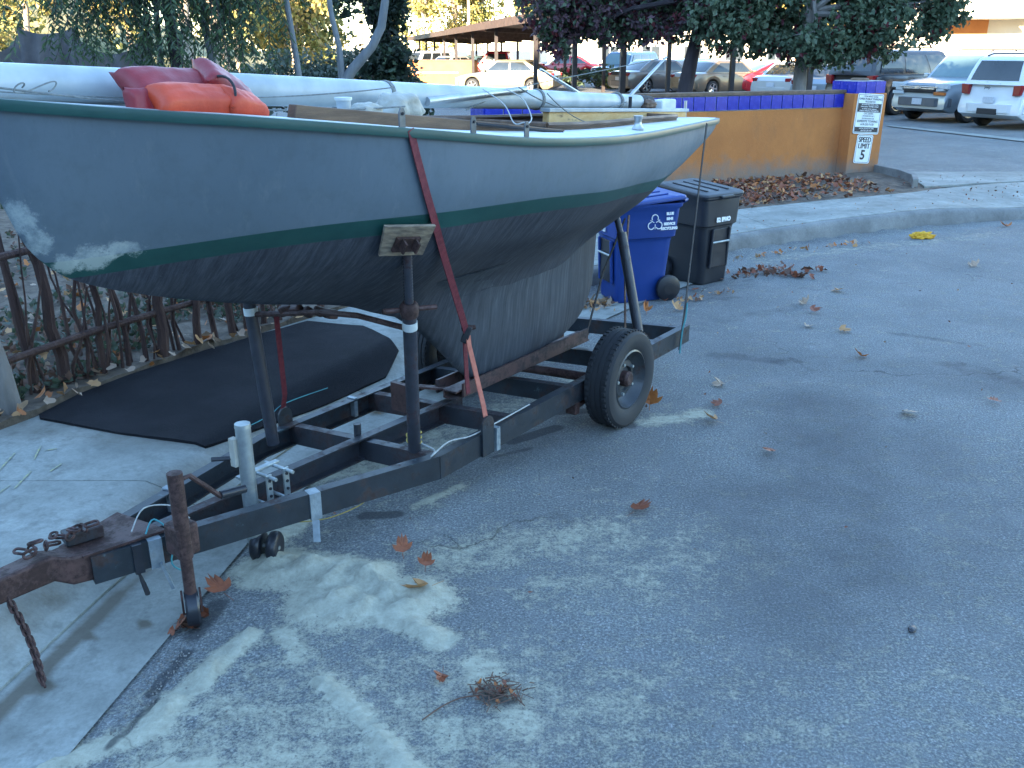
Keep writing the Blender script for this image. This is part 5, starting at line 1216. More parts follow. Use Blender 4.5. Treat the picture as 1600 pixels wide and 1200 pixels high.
car('coupe', 'small red car at the far left end of the carport row', (-7.9, 67.2, .15), R(232), P_['red'])
car('sedan', 'red saloon parked far behind the carport posts', (3.5, 66, .15), R(185), P_['red'])
car('sedan', 'second red saloon far behind the raised spreader', (7.6, 64, .15), R(175), P_['red'])
# ------------------------------------------------------------------ trees and shrubs
def bark(name, a, b, sc=6): return pm(name, a, b, sc, .9, bump=.7, bscale=sc * 3, bdist=.03, stretch=(1, 1, .25))
M['bark_pale'] = bark('pale_bark', (.24, .22, .20), (.15, .135, .12)); M['bark_dark'] = bark('dark_bark', (.045, .035, .04), (.025, .02, .024)); M['bark_grey'] = bark('grey_bark', (.22, .23, .235), (.13, .14, .15))
M['bark_lit'] = bark('cream_bark', (.42, .34, .25), (.28, .22, .16))
def leafmat(name, a, b, tr=.35):
    t = NT(name); c = t.ramp(t.noise(2.5, 3), [(.35, a), (.65, b)])
    m = t.out(c, .55, spec=.35)
    tr_ = t.n('ShaderNodeBsdfTranslucent'); mx = t.n('ShaderNodeMixShader'); mx.inputs[0].default_value = tr
    t.l(c, tr_.inputs['Color']); t.l(t.b.outputs[0], mx.inputs[1]); t.l(tr_.outputs[0], mx.inputs[2]); t.l(mx.outputs[0], t.t.nodes['Material Output'].inputs['Surface']); return m
M['leaf_dk'] = leafmat('leaf_dark_green', (.048, .080, .048), (.068, .105, .060)); M['leaf_md'] = leafmat('leaf_green', (.080, .120, .070), (.105, .145, .085))
M['leaf_red'] = leafmat('leaf_red', (.13, .025, .03), (.09, .02, .03)); M['leaf_plum'] = leafmat('leaf_plum', (.14, .070, .090), (.105, .075, .085))
M['leaf_lt'] = leafmat('leaf_light_green', (.12, .16, .10), (.15, .19, .12)); M['leaf_yel'] = leafmat('leaf_yellow_green', (.36, .33, .10), (.24, .25, .08)); M['leaf_gold'] = leafmat('leaf_gold', (.55, .42, .15), (.42, .33, .12))
M['leaf_pepper'] = leafmat('leaf_pepper', (.060, .105, .045), (.085, .135, .060)); M['leaf_sage'] = leafmat('leaf_sage', (.13, .155, .125), (.09, .115, .085))
M['leaf_pine'] = leafmat('leaf_pine', (.018, .030, .022), (.028, .042, .028)); M['leaf_ivy'] = leafmat('leaf_ivy', (.040, .060, .035), (.075, .095, .055))

def leaf_quad(mb, p, d, n, l, w):
    """kite-shaped leaf folded along its midrib"""
    s_ = d.cross(n).normalized() * w; m_ = p + d * l * .42
    mb.add([p, m_ + s_ + n * w * .3, p + d * l, m_ - s_ + n * w * .3], [(0, 1, 2), (0, 2, 3)])
def rvec(r): 
    v = Vector((r.gauss(0, 1), r.gauss(0, 1), r.gauss(0, 1))); return v.normalized()
def tree(name, label, base, trunk, blobs, leafsize, mats, bark_m, seed, cat='tree', group=None, droop=.35, clump=.16, thick=(.2, .1), limbs=True, wts=None):
    """trunk: list of points relative to base; blobs: (centre, radii, leaves)"""
    r = random.Random(seed); root = empty(name, base); tag(root, label, cat, group)
    tp = [Vector(p) for p in trunk]; n = len(tp)
    mb = MB(); mb.tube(tp, [thick[0] + (thick[1] - thick[0]) * i / (n - 1) for i in range(n)], 12)
    if limbs:
        for c_, rad, cnt in blobs:
            a = tp[-1] if r.random() < .5 else tp[-2].lerp(tp[-1], r.random()); b_ = Vector(c_)
            mid_ = a.lerp(b_, .5) + Vector((r.uniform(-.2, .2), r.uniform(-.2, .2), .15)) * (b_ - a).length * .4
            mb.tube([a, mid_, b_], [thick[1] * .7, thick[1] * .45, thick[1] * .15], 7)
            for _ in range(5):
                e = b_ + Vector((r.uniform(-1, 1) * rad[0], r.uniform(-1, 1) * rad[1], r.uniform(-.8, .6) * rad[2])) * .8
                mb.tube([mid_.lerp(b_, r.uniform(.2, 1)), b_.lerp(e, .5) + Vector((0, 0, .05)), e], [thick[1] * .2, thick[1] * .13, thick[1] * .05], 5)
    mb.build('trunk', bark_m, root, smooth=True)
    lb = MB(); wts = wts or [1] * len(mats)
    for c_, rad, cnt in blobs:
        k = 0
        while k < cnt:
            q = rvec(r) * (r.random() ** .45); cc = Vector(c_) + Vector((q.x * rad[0], q.y * rad[1], q.z * rad[2]))
            if mnoise.noise(cc * 1.1 + Vector((seed, 0, 0))) < -.18: k += 1; continue
            mi = r.choices(range(len(mats)), wts)[0]
            for _ in range(r.randint(4, 8)):
                p = cc + rvec(r) * clump * r.random(); d = (rvec(r) - Vector((0, 0, droop * 2))).normalized()
                nn = rvec(r); nn = (nn - d * nn.dot(d)).normalized(); l = leafsize * r.uniform(.65, 1.25)
                lb.cur = mi if r.random() < .8 else r.randrange(len(mats)); leaf_quad(lb, p, d, nn, l, l * .36); k += 1
    lb.build('crown', mats, root, fix=False); return root

# autumn pear trees just behind the wall
tree('pear_tree', 'pear tree with pale straight trunk and dark green crown behind the wall', (5.95, 20.2, .1), [(0, 0, 0), (.02, .0, .8), (.0, 0, 1.6), (.05, 0, 2.3), (.1, .1, 3.2)],
     [((-1.2, .0, 2.55), (1.3, 1.0, .72), 4200), ((.2, -.3, 2.25), (1.1, .9, .62), 3800), ((1.5, -.2, 2.45), (1.1, .9, .7), 3600), ((2.5, 0, 2.75), (.75, .7, .6), 1700), ((-.3, .2, 3.3), (2.0, 1.3, .9), 5200), ((1.5, .2, 3.35), (1.7, 1.2, .85), 4300), ((.6, .3, 4.8), (2.0, 1.6, 1.0), 2500)],
     .125, [M['leaf_dk'], M['leaf_md'], M['leaf_red'], M['leaf_lt']], M['bark_pale'], 11, wts=[4, 5, .25, 2.2], thick=(.17, .10))
tree('pear_tree', 'pear tree with dark leaning trunk and reddening plum crown', (3.70, 20.9, .1), [(-.12, 0, 0), (-.02, 0, .9), (.10, 0, 1.7), (.2, 0, 2.3), (.2, .1, 3.2)],
     [((-2.5, -.1, 2.95), (1.1, 1.0, .80), 4200), ((-1.3, 0, 2.65), (1.15, .9, .60), 3800), ((.1, .2, 2.65), (1.1, .9, .55), 3200), ((1.1, .1, 2.55), (.9, .8, .55), 2400), ((-1.6, .2, 3.6), (2.0, 1.2, .8), 4500), ((.6, .3, 3.6), (1.8, 1.2, .8), 4000), ((-2.75, -.3, 2.15), (.35, .3, .5), 500), ((-.6, .3, 5.0), (2, 1.6, 1), 2000)],
     .125, [M['leaf_plum'], M['leaf_dk'], M['leaf_md'], M['leaf_red'], M['leaf_lt']], M['bark_dark'], 12, wts=[7, 2, 2, 1.2, 1], thick=(.20, .10))
# drooping pepper tree on the left
def pepper(label, base, h, spots, seed):
    r = random.Random(seed); root = empty('pepper_tree', base); tag(root, label, 'tree')
    mb = MB(); mb.tube([(0, 0, 0), (.05, 0, h * .4), (-.05, .1, h * .8), (.1, 0, h)], [.12, .09, .07, .04], 10)
    lb = MB(); mats = [M['leaf_pepper'], M['leaf_md'], M['leaf_dk']]
    for (x, y, zt, zb, n, sp) in spots:
        mb.tube([(0, 0, h * .75), (x * .5, y * .5, max(zt, h * .8) + .4), (x, y, zt)], [.05, .03, .012], 6)
        for _ in range(n):
            p = Vector((x + r.gauss(0, sp), y + r.gauss(0, sp), zt + r.uniform(-.3, .3))); end = zb + r.random() ** 1.6 * (zt - zb) * .7
            dx, dy = r.uniform(-.1, .1), r.uniform(-.1, .1); pts = [p.copy()]
            while p.z > end:
                dr = Vector((dx * .3 + r.gauss(0, .012), dy * .3 + r.gauss(0, .012), -.075)); p = p + dr; pts.append(p.copy())
                for sg in (-1, 1):
                    a = r.uniform(0, 6.283); d = Vector((math.cos(a) * .8, math.sin(a) * .8, -.75)).normalized(); nn = rvec(r); nn = (nn - d * nn.dot(d)).normalized()
                    lb.cur = r.choices((0, 1, 2), (5, 3, 3))[0]; leaf_quad(lb, p, d, nn, r.uniform(.09, .17), r.uniform(.013, .022))
            if len(pts) > 2: mb.tube(pts[::3] if len(pts) > 6 else pts, .004, 4)
    mb.build('trunk', M['bark_dark'], root, smooth=True); lb.build('crown', mats, root, fix=False); return root
pepper('drooping pepper tree with hanging green strands above the life jackets', (-4.9, 14.2, .1), 4.4,
       [(-1.1, .0, 3.6, 1.9, 46, .26), (-.62, -.1, 3.7, 1.55, 60, .22), (.05, -.2, 3.7, 1.75, 46, .22), (.62, .0, 3.7, 1.6, 56, .20), (1.05, .2, 3.6, 1.7, 40, .18), (-1.9, .3, 3.7, 2.3, 24, .3), (1.45, .1, 3.7, 2.6, 18, .2)], 3)
# bare grey multi-stem tree beside it
bt = empty('bare_tree', (-2.75, 15.0, .1)); tag(bt, 'bare grey leaning tree with crooked limbs behind the mast', 'tree')
MB().tube([(-.2, 0, -.1), (-.02, 0, .9), (.14, 0, 1.45), (.30, 0, 1.68), (.62, 0, 2.02), (.78, 0, 2.3), (.86, 0, 2.7), (.80, 0, 3.6)], [.10, .09, .085, .08, .07, .065, .06, .05], 10).build('trunk', M['bark_grey'], bt, smooth=True)
MB().tube([(.14, 0, 1.45), (.13, -.02, 2.0), (.03, 0, 2.5), (-.02, .0, 3.4)], [.06, .045, .04, .035], 8).build('limb', M['bark_grey'], bt, smooth=True)
def pole_tree(label, pts, r0):
    o = MB().tube([Vector(p) - Vector(pts[0]) for p in pts], [r0 * (1 - .06 * i) for i in range(len(pts))], 9).build('young_trunk', M['bark_grey'], None, smooth=True); o.location = pts[0]
    return tag(o, label, 'tree', 'bare stems behind the mast')
pole_tree('slim grey stem left of the crooked bare tree', [(-3.15, 14.8, .0), (-3.18, 14.8, 1.2), (-3.25, 14.8, 2.0), (-3.38, 14.8, 3.2)], .05)
pole_tree('grey stem behind the tilted red life jacket', [(-4.25, 14.2, .0), (-4.27, 14.2, 1.4), (-4.38, 14.2, 2.3), (-4.42, 14.2, 3.3)], .055)
pole_tree('dark slim stem above the dark red life jackets', [(-5.15, 14.4, .0), (-5.16, 14.4, 1.5), (-5.10, 14.4, 3.3)], .045)
# shrubs and dark evergreen
def shrub(label, base, blobs, mats, size, seed, wts=None, name='shrub'):
    return tree(name, label, base, [(0, 0, -.1), (0, .02, .2), (.02, 0, .5)], blobs, size, mats, M['bark_dark'], seed, cat='shrub', thick=(.05, .03), droop=-.1, wts=wts)
shrub('grey-green sage shrub behind the mast left of the bare tree', (-4.2, 20.0, .1), [((-.3, 0, 1.35), (.9, .6, .60), 2400), ((.7, .1, 1.45), (.7, .6, .60), 2000), ((-1.1, 0, 1.2), (.6, .5, .5), 1100), ((1.6, .4, 1.3), (.8, .5, .6), 1600)], [M['leaf_sage'], M['leaf_ivy']], .10, 21, [4, 1])
shrub('dark evergreen bush right of the crooked bare tree', (-2.55, 19.5, .1), [((0, 0, 1.3), (.55, .5, 1.0), 2200), ((.15, 0, 2.3), (.55, .5, .8), 1900), ((-.25, 0, 2.9), (.7, .5, .6), 1500), ((.45, .1, .95), (.5, .4, .5), 800)], [M['leaf_pine'], M['leaf_dk']], .13, 22, [4, 1], 'evergreen_bush')
shrub('low green bush beyond the carport posts', (3.0, 49.5, .1), [((0, 0, .6), (.9, .6, .5), 500), ((1.8, 0, .7), (1.1, .7, .55), 600)], [M['leaf_md'], M['leaf_dk']], .2, 23)
shrub('low yellowing bush beside the dark blue SUV', (5.2, 49.0, .1), [((0, 0, .5), (.8, .5, .45), 450)], [M['leaf_yel'], M['leaf_md']], .2, 24)
# sunlit background trees
r_ = random.Random(5)
BGT = [(-33, 58, 9, 'gold', 'tall sunlit tree on the slope at the far left'), (-26.5, 54, 8, 'yel', 'sunlit tree second from the left on the slope'), (-20, 52, 9.5, 'gold', 'sunlit gum tree with cream stems above the life jackets'), (-16.5, 57, 10, 'yel', 'broad yellow-green tree right of the gum tree'),
       (-13.2, 60, 9, 'gold', 'golden sunlit tree above the sage shrub'), (-15.0, 98, 13, 'dk', 'darker green tree behind the crooked bare tree'), (-9.5, 102, 14, 'yel', 'yellow-green tree rising left of the carport'), (-3.2, 104, 15, 'yel', 'tall sunlit pine above the carport roof'), (2.6, 100, 14, 'yel', 'far sunlit tree above the right of the carport'), (-40, 70, 8, 'gold', 'pale sunlit tree at the far left edge of the hill')]
MT = {'gold': ([M['leaf_gold'], M['leaf_yel']], [3, 2]), 'yel': ([M['leaf_yel'], M['leaf_md'], M['leaf_gold']], [4, 2, 1.5]), 'dk': ([M['leaf_md'], M['leaf_dk']], [2, 3])}
for i, (x, y, h, k, lab) in enumerate(BGT):
    bl_ = [((r_.uniform(-2.6, 2.6), r_.uniform(-1.5, 1.5), h * r_.uniform(.30, .95)), (r_.uniform(1.1, 1.9), r_.uniform(1, 1.6), r_.uniform(.8, 1.4)), 330) for _ in range(9)]
    tree('background_tree', lab, (x, y, .1 + (max(0, (y - 55) * .06) if y < 90 else .6)), [(0, 0, -.5), (r_.uniform(-.2, .2), 0, h * .25), (r_.uniform(-.4, .4), 0, h * .5), (r_.uniform(-.6, .6), 0, h * .8)], bl_, .34, MT[k][0], M['bark_lit'], 40 + i, wts=MT[k][1], clump=.45, thick=(.22, .1), group='sunlit trees in the background', droop=.2)
ORD = ['first', 'second', 'third', 'fourth', 'fifth', 'sixth', 'seventh', 'eighth']
near_ = sorted([(r_.uniform(-34, -9.5), r_.uniform(58, 74), r_.uniform(6.5, 9.5)) for _ in range(8)], key=lambda q: q[0] / q[1])
far_ = sorted([(r_.uniform(-16, 6), r_.uniform(98, 108), r_.uniform(11, 14)) for _ in range(8)], key=lambda q: q[0] / q[1])
for i in range(16):
    x, y, h = (near_ + far_)[i]; k = r_.choice(('gold', 'yel', 'yel', 'gold'))
    lab = ORD[i % 8] + (' from the left of the sunlit trees low on the slope' if i < 8 else ' from the left of the far sunlit trees above the carport roof')
    bl_ = [((r_.uniform(-2.4, 2.4), r_.uniform(-1.5, 1.5), h * r_.uniform(.15, .9)), (r_.uniform(1.1, 1.9), r_.uniform(1, 1.6), r_.uniform(.8, 1.4)), 260) for _ in range(8)]
    tree('background_tree', lab, (x, y, .1 + (max(0, (y - 55) * .08) if y < 90 else .6)), [(0, 0, -.5), (0, 0, h * .25), (r_.uniform(-.4, .4), 0, h * .5), (r_.uniform(-.6, .6), 0, h * .8)], bl_, .36, MT[k][0], M['bark_lit'], 80 + i, wts=MT[k][1], clump=.45, thick=(.2, .1), group='belt of sunlit trees', droop=.2)
tree('yellow_tree', 'bright yellow sunlit tree between the pear crown and the pale building', (11.6, 39.5, .1), [(0, 0, 0), (.05, 0, 1.4), (-.1, 0, 2.6), (.2, 0, 4)],
     [((-1.2, 0, 3.6), (1.2, 1, .8), 800), ((.4, 0, 3.9), (1.3, 1, .9), 900), ((1.4, 0, 3.4), (.8, .8, .7), 500), ((-.2, .2, 4.8), (1.6, 1.2, .9), 800)], .22, [M['leaf_gold'], M['leaf_yel']], M['bark_lit'], 61, wts=[3, 2], clump=.3, thick=(.15, .1))
for k, (x, y, lab) in enumerate(((-10.9, 33, 'left of two cream gum trunks in the sun above the red jackets'), (-10.0, 33.4, 'right of two cream gum trunks in the sun above the red jackets'))):
    o = MB().tube([(0, 0, -.2), (.1 * (1 - 2 * k), 0, 1.5), (.05, 0, 3), (.3 * (1 - 2 * k), 0, 5.5)], [.22, .2, .18, .13], 10).build('gum_trunk', M['bark_lit'], None, smooth=True); o.location = (x, y, .1); tag(o, lab, 'tree', 'gum trunks')

# ------------------------------------------------------------------ tarpaulin fence, stick fence
M['tarp'] = pm('grey_brown_tarp', (.13, .115, .11), (.075, .07, .075), 2, .8, bump=.4, bscale=9, bdist=.03)
M['stick'] = bark('stick_bark', (.085, .045, .034), (.05, .026, .022), 12)
tf = empty('tarp_fence', (-8.55, 17.5, .1)); tag(tf, 'wire fence hung with ragged grey tarpaulins at the far left', 'fence')
for x in (-3.0, -1.5, -.15, .85, 2.1): MB().tube([(x, 0, 0), (x + .03, 0, 2.35)], .03, 7).build('fence_post', M['bark_dark'], tf, smooth=True)
def tarp(x0, x1, z0, z1, dip, seed):
    mb = MB(); nx_, nz_ = 26, 14; V = []
    for i in range(nx_):
        for j in range(nz_):
            u, v = i / (nx_ - 1), j / (nz_ - 1); top = z1 - dip * 4 * u * (1 - u)
            x = x0 + (x1 - x0) * u; zq = z0 + (top - z0) * v
            V.append((x, -.05 + .06 * math.sin(u * 22 + seed) * (1 - .4 * v) + .07 * mnoise.noise((x * 3, zq * 2, seed)), zq))
    mb.add(V, [(i * nz_ + j, (i + 1) * nz_ + j, (i + 1) * nz_ + j + 1, i * nz_ + j + 1) for i in range(nx_ - 1) for j in range(nz_ - 1)]); mb.build('tarpaulin', M['tarp'], tf, smooth=True)
tarp(-3.0, -1.5, .4, 2.25, .12, 1); tarp(-1.5, -.15, .5, 2.2, .35, 2); tarp(-.15, .85, .5, 2.35, .12, 3); tarp(.85, 2.1, .5, 2.2, .3, 4)
line_thing('fence_rail', 'white pipe rail far behind the red life jackets', 'rail', [(-9.0, 40, 1.15), (-2.2, 40, 1.15)], .03, M['frame_white'])
sf = empty('stick_fence', (-2.5, 5.6, .15)); tag(sf, 'rustic fence of crooked brown sticks beside the black patch', 'fence')
FB = [(-3.25, 4.35), (-2.98, 4.72), (-2.88, 4.98), (-2.80, 5.16), (-2.70, 5.30), (-2.62, 5.42), (-2.55, 5.52), (-2.45, 5.66), (-2.37, 5.76), (-2.30, 5.86), (-2.22, 5.98), (-2.14, 6.10), (-2.05, 6.24), (-1.97, 6.36), (-1.88, 6.50), (-1.80, 6.63), (-1.72, 6.76), (-1.6, 6.92), (-1.48, 7.08), (-3.1, 4.55), (-2.93, 4.85)]
rs = random.Random(9)
for i, (x, y) in enumerate(FB):
    p = Vector((x + 2.5 - .04, y - 5.6 + .05, -.05)); pts = [p]; lx, ly = rs.uniform(-.10, .04), rs.uniform(-.08, .06); hh = rs.uniform(.95, 1.15)
    for k in range(1, 6):
        pts.append(Vector((p.x + lx * k / 5 * 1.5 + rs.gauss(0, .017), p.y + ly * k / 5 + rs.gauss(0, .014), hh * k / 5)))
    r0 = rs.choice((.013, .016, .020, .026)) if i not in (4, 9, 14) else .036
    MB().tube(pts, [r0 * (1.15 - .08 * k) for k in range(6)], 8).build('stick', M['stick'], sf, smooth=True)
for i in range(26):
    q = resample([p_ for p_ in FB[:19]], 60)[rs.randrange(4, 58)]; p = Vector((q[0] + 2.5 - .05 + rs.uniform(-.03, .03), q[1] - 5.6 + .04, -.05)); pts = [p]; lx, ly = rs.uniform(-.22, .18), rs.uniform(-.1, .1); hh = rs.uniform(.55, 1.2)
    for k in range(1, 6): pts.append(Vector((p.x + lx * k / 5 + rs.gauss(0, .022), p.y + ly * k / 5 + rs.gauss(0, .02), hh * k / 5)))
    MB().tube(pts, [rs.choice((.006, .008, .011)) * (1.2 - .1 * k) for k in range(6)], 6).build('twig', M['stick'], sf, smooth=True)
for zz in (.30, .88): MB().tube([(-1.2, -1.8, zz - .02), (-.42, -.75, zz - .02), (-.08, -.05, zz), (.45, .75, zz + .02), (1.15, 1.75, zz + .02)], [.020, .022, .024, .021, .018], 8).build('fence_rail', M['stick'], sf, smooth=True)
o = MB().tube([(0, 0, -.1), (-.03, 0, .25), (-.10, .02, .62)], [.062, .058, .05], 12).build('cut_trunk', M['bark_pale'], None, smooth=True); o.location = (-2.82, 4.88, .16); tag(o, 'pale sawn trunk leaning in front of the stick fence', 'log')

# ------------------------------------------------------------------ fallen leaves
LM = {k: leafmat('fallen_leaf_' + k, a, b, .15) for k, a, b in (('rust', (.30, .095, .045), (.20, .065, .035)), ('tan', (.50, .28, .12), (.38, .20, .09)), ('orange', (.46, .17, .05), (.34, .12, .04)), ('brown', (.16, .085, .055), (.11, .06, .042)), ('pale', (.44, .32, .22), (.34, .24, .17)))}
LOBES = [(0, .02), (18, .42), (30, .62), (42, .80), (52, .55), (62, .72), (76, 1.0), (84, .80), (90, 1.12)]
def leaf_pts():
    out = []
    for a, r in LOBES: out.append((a, r))
    for a, r in LOBES[-2:0:-1]: out.append((180 - a, r))
    return [(r * math.cos(R(a)), r * math.sin(R(a)) - .35) for a, r in out] + [(-.10, -.42), (-.02, -.38), (-.025, -.85), (.025, -.85), (.02, -.38), (.10, -.42)][:0]
def leaf_mesh(name, mat, curl, seed):
    """five-lobed sycamore leaf with stalk, cupped and twisted"""
    lp = leaf_pts(); r = random.Random(seed); mb = MB(); V = [(0, -.05)] + lp
    def zc(x, y): return curl * (x * x + .5 * y * y) * .9 + .22 * curl * math.sin(3.1 * x + seed) + .10 * mnoise.noise((x * 2 + seed, y * 2, 0))
    V3 = [(x, y, max(zc(x, y), -.1) + .11) for x, y in V]; n = len(lp)
    mb.add(V3, [(0, 1 + i, 1 + (i + 1) % n) for i in range(n)])
    mb.add([(-.018, -.36, .10), (.018, -.36, .10), (.07, -.95, .06 + .1 * curl), (.04, -.96, .06 + .1 * curl)], [(0, 1, 2, 3)])
    return mb.build(name, mat, None, fix=False)
LEAVES = [(0.615, 3.984, 0.102, 'rust', 'large flat rust-brown leaf in the middle of the asphalt'),
          (1.410, 4.664, 0.074, 'rust', 'curled reddish leaf right of the trailer on the dark asphalt'),
          (1.191, 5.127, 0.087, 'tan', 'tan leaf lying below the right-hand pair near the trailer wheel'),
          (1.284, 5.390, 0.075, 'rust', 'small dull red leaf just above the tan leaf right of the wheel'),
          (1.375, 5.763, 0.087, 'pale', 'pale leaf above the small dull red one'),
          (0.854, 5.368, 0.104, 'orange', 'brown leaf leaning on the trailer tyre'),
          (2.401, 5.240, 0.100, 'pale', 'pale spread leaf far right on the asphalt'),
          (3.010, 5.412, 0.075, 'rust', 'small rusty leaf near the right edge of the street'),
          (2.515, 6.356, 0.087, 'orange', 'orange-brown leaf alone on the street below the leaf trail'),
          (2.601, 6.997, 0.096, 'tan', 'tan star-shaped leaf in the trail across the street'),
          (2.529, 7.539, 0.096, 'rust', 'brown leaf just above the tan star-shaped one'),
          (2.540, 7.829, 0.087, 'pale', 'pale brown leaf left of the trail of leaves'),
          (2.990, 8.280, 0.104, 'tan', 'wide tan leaf nearest the leaf heap by the kerb'),
          (2.361, 7.121, 0.070, 'pale', 'faint pale leaf left of the tan star-shaped one'),
          (-0.375, 3.282, 0.106, 'tan', 'broad golden tan leaf on the sand'),
          (-0.487, 3.583, 0.079, 'rust', 'upright rust leaf above the broad golden leaf'),
          (-0.365, 3.476, 0.064, 'rust', 'small dark rust leaf right of the upright one'),
          (-0.249, 2.729, 0.046, 'rust', 'tiny red-brown leaf beside the twig heap'),
          (-1.216, 3.316, 0.106, 'rust', 'crumpled dark rust leaf behind the tongue jack foot'),
          (-0.835, 5.368, 0.114, 'tan', 'tan leaf inside the trailer frame by the far rail'),
          (-0.458, 5.271, 0.094, 'tan', 'tan leaf on the pale ground inside the trailer frame'),
          (-2.756, 5.209, 0.104, 'orange', 'orange leaf at the corner of the black patch'),
          (6.225, 11.674, 0.125, 'orange', 'orange leaf in the gutter at the right edge'),
          (4.702, 9.310, 0.104, 'pale', 'whitish leaf scrap far right near the gutter'),
          (1.684, 8.351, 0.073, 'rust', 'little red leaf in front of the black bin'),
          (1.125, 7.579, 0.094, 'orange', 'orange leaf standing at the foot of the blue bin'),
          (1.402, 7.620, 0.094, 'tan', 'tan leaf beside the trailer rear corner')]
proto = {}
OVER = {}
def surf(x, y):
    """height of whatever paving lies on top at a point"""
    d = float(fdist(np.array([[x, y]]))[0])
    if x > -.9 and d > .12: return .155
    return zg1(x, y) + (.022 if d > 0 else .014)
for i, (x, y, sz, k, lab) in enumerate(LEAVES):
    key = (k, i % 3)
    if key not in proto:
        o = leaf_mesh('fallen_leaf', LM[k], (.45, .85, 1.25)[i % 3], i + 1); proto[key] = o
    else: o = link_copy(proto[key])
    o.scale = (sz, sz, sz * (.8 + .4 * rng.random())); o.location = (x, y, surf(x, y) - .002); o.rotation_euler = (R(rng.uniform(-10, 10)), R(rng.uniform(-10, 10)), rng.uniform(0, 6.28))
    tag(o, lab, 'leaf', 'single fallen leaves')
    if 'leaning on' in lab or 'upright' in lab or 'standing' in lab: o.rotation_euler = (R(65), R(8), rng.uniform(-.4, .6)); o.location.z += sz * .45
    if 'crumpled' in lab: o.rotation_euler = (R(18), R(12), 1.0); o.location.z += sz * .12

def litter(name, label, pts, sz, mats, seed, zf=None, tilt=35, kind='stuff'):
    """many small leaves as one mass"""
    r = random.Random(seed); lp = [(0, -.05)] + leaf_pts()[::2]; n = len(lp) - 1; mb = MB()
    for (x, y) in pts:
        s_ = sz * r.uniform(.55, 1.25); cu = r.uniform(.2, 1.0); rot = Matrix.Rotation(r.uniform(0, 6.283), 3, 'Z') @ Matrix.Rotation(R(r.gauss(0, tilt)), 3, 'X') @ Matrix.Rotation(R(r.gauss(0, tilt)), 3, 'Y')
        z0 = (zf(x, y) if zf else surf(x, y)) + s_ * .35 * r.random() + .004; mb.cur = r.randrange(len(mats))
        V = [rot @ Vector((a * s_, b * s_, s_ * (cu * (a * a + .5 * b * b) * .8))) + Vector((x, y, z0)) for a, b in lp]
        mb.add(V, [(0, 1 + i, 1 + (i + 1) % n) for i in range(n)])
    o = mb.build(name, mats, None, fix=False); tag(o, label, 'leaves', None, kind); return o
rl = random.Random(31)
mats_l = [LM['rust'], LM['brown'], LM['tan'], LM['orange'], LM['pale']]
def between(A, B, u, v):
    a, b = resample(A, 50), resample(B, 50); i = int(u * 49); p = a[i] * (1 - v) + b[i] * v; return (float(p[0]), float(p[1]))
Dq, Wq = [(.6, 10.6), (1.4, 11.15), (2.68, 11.84), (4.2, 12.7), (5.72, 13.45)], [(.4, 13.4), (1.6, 13.95), (3.0, 14.45), (4.2, 14.95), (5.5, 15.45)]
pts = [between(Dq, Wq, rl.random() * .98, min(.99, .03 + .97 * rl.random() ** .8)) for _ in range(2900)]
pts = [p for p in pts if rl.random() < (1.0 if p[0] < 4.2 else .45)]
litter('leaf_litter', 'drift of brown leaves on the soil in front of the orange wall', pts, .075, [LM['rust'], LM['brown'], LM['rust'], LM['tan'], LM['orange'], LM['brown']], 32, lambda x, y: .16, 30)
def cluster(c, sx, sy, n, ang=0.0): return [(c[0] + (a := rl.gauss(0, sx)) * math.cos(ang) - (b := rl.gauss(0, sy)) * math.sin(ang), c[1] + a * math.sin(ang) + b * math.cos(ang)) for _ in range(n)]
litter('leaf_heap', 'dark damp heap of leaves on the street beside the black bin', cluster((2.489, 9.080), .20, .10, 90, .5) + cluster((2.745, 8.860), .08, .05, 40) + cluster((2.976, 9.108), .05, .03, 14), .055, [LM['brown'], LM['brown'], LM['rust']], 33)
litter('gutter_leaves', 'tan leaves gathered against the kerb right of the bins', [(x + rl.gauss(0, .04), y + rl.gauss(0, .04)) for x, y in resample([(2.356, 9.772), (2.713, 9.969), (3.325, 10.386), (4.104, 10.644)], 46)] , .05, [LM['tan'], LM['pale'], LM['orange']], 34)
litter('leaf_pile', 'pile of big leaves behind the keel beside the blue bin', cluster((0.735, 7.959), .13, .10, 60, .9), .07, [LM['tan'], LM['brown'], LM['pale']], 35)
litter('fence_leaves', 'yellow-tan leaves along the foot of the stick fence', [(x + rl.gauss(0, .07), y + rl.gauss(0, .06)) for x, y in resample([(-2.86, 4.66), (-2.66, 5.05), (-2.50, 5.6), (-2.15, 6.12), (-1.75, 6.7)], 46)] + [p_ for p_ in [(rl.uniform(-5.2, -1.6), rl.uniform(5.0, 10)) for _ in range(420)] if p_[1] > 9.3 + 1.5 * p_[0] + .35], .07, [LM['tan'], LM['orange'], LM['pale']], 36, lambda x, y: (.185 if fdist(np.array([[x, y]]))[0] > 1.0 else .15))
litter('jack_leaves', 'reddish leaves caught round the tongue jack foot', cluster((-1.260, 3.088), .035, .03, 24), .045, [LM['rust'], LM['rust'], LM['brown']], 37)
litter('bin_leaves', 'scraps of leaves round the foot of the bins', cluster((1.789, 8.139), .16, .06, 26, .6) + cluster((1.527, 7.959), .1, .05, 14), .035, [LM['rust'], LM['brown'], LM['tan']], 38)
litter('street_scraps', 'tiny scraps of leaf scattered over street and pavement', [(rl.uniform(-1, 8), rl.uniform(3, 13)) for _ in range(150)] + [(float(p[0]), float(p[1])) for p in [between([(2.3, 10.2), (5.7, 12.3), (8, 13)], [(2.7, 11.7), (5.7, 13.3), (8, 14.5)], rl.random(), rl.random()) for _ in range(70)]], .018, [LM['rust'], LM['brown'], LM['tan']], 39)
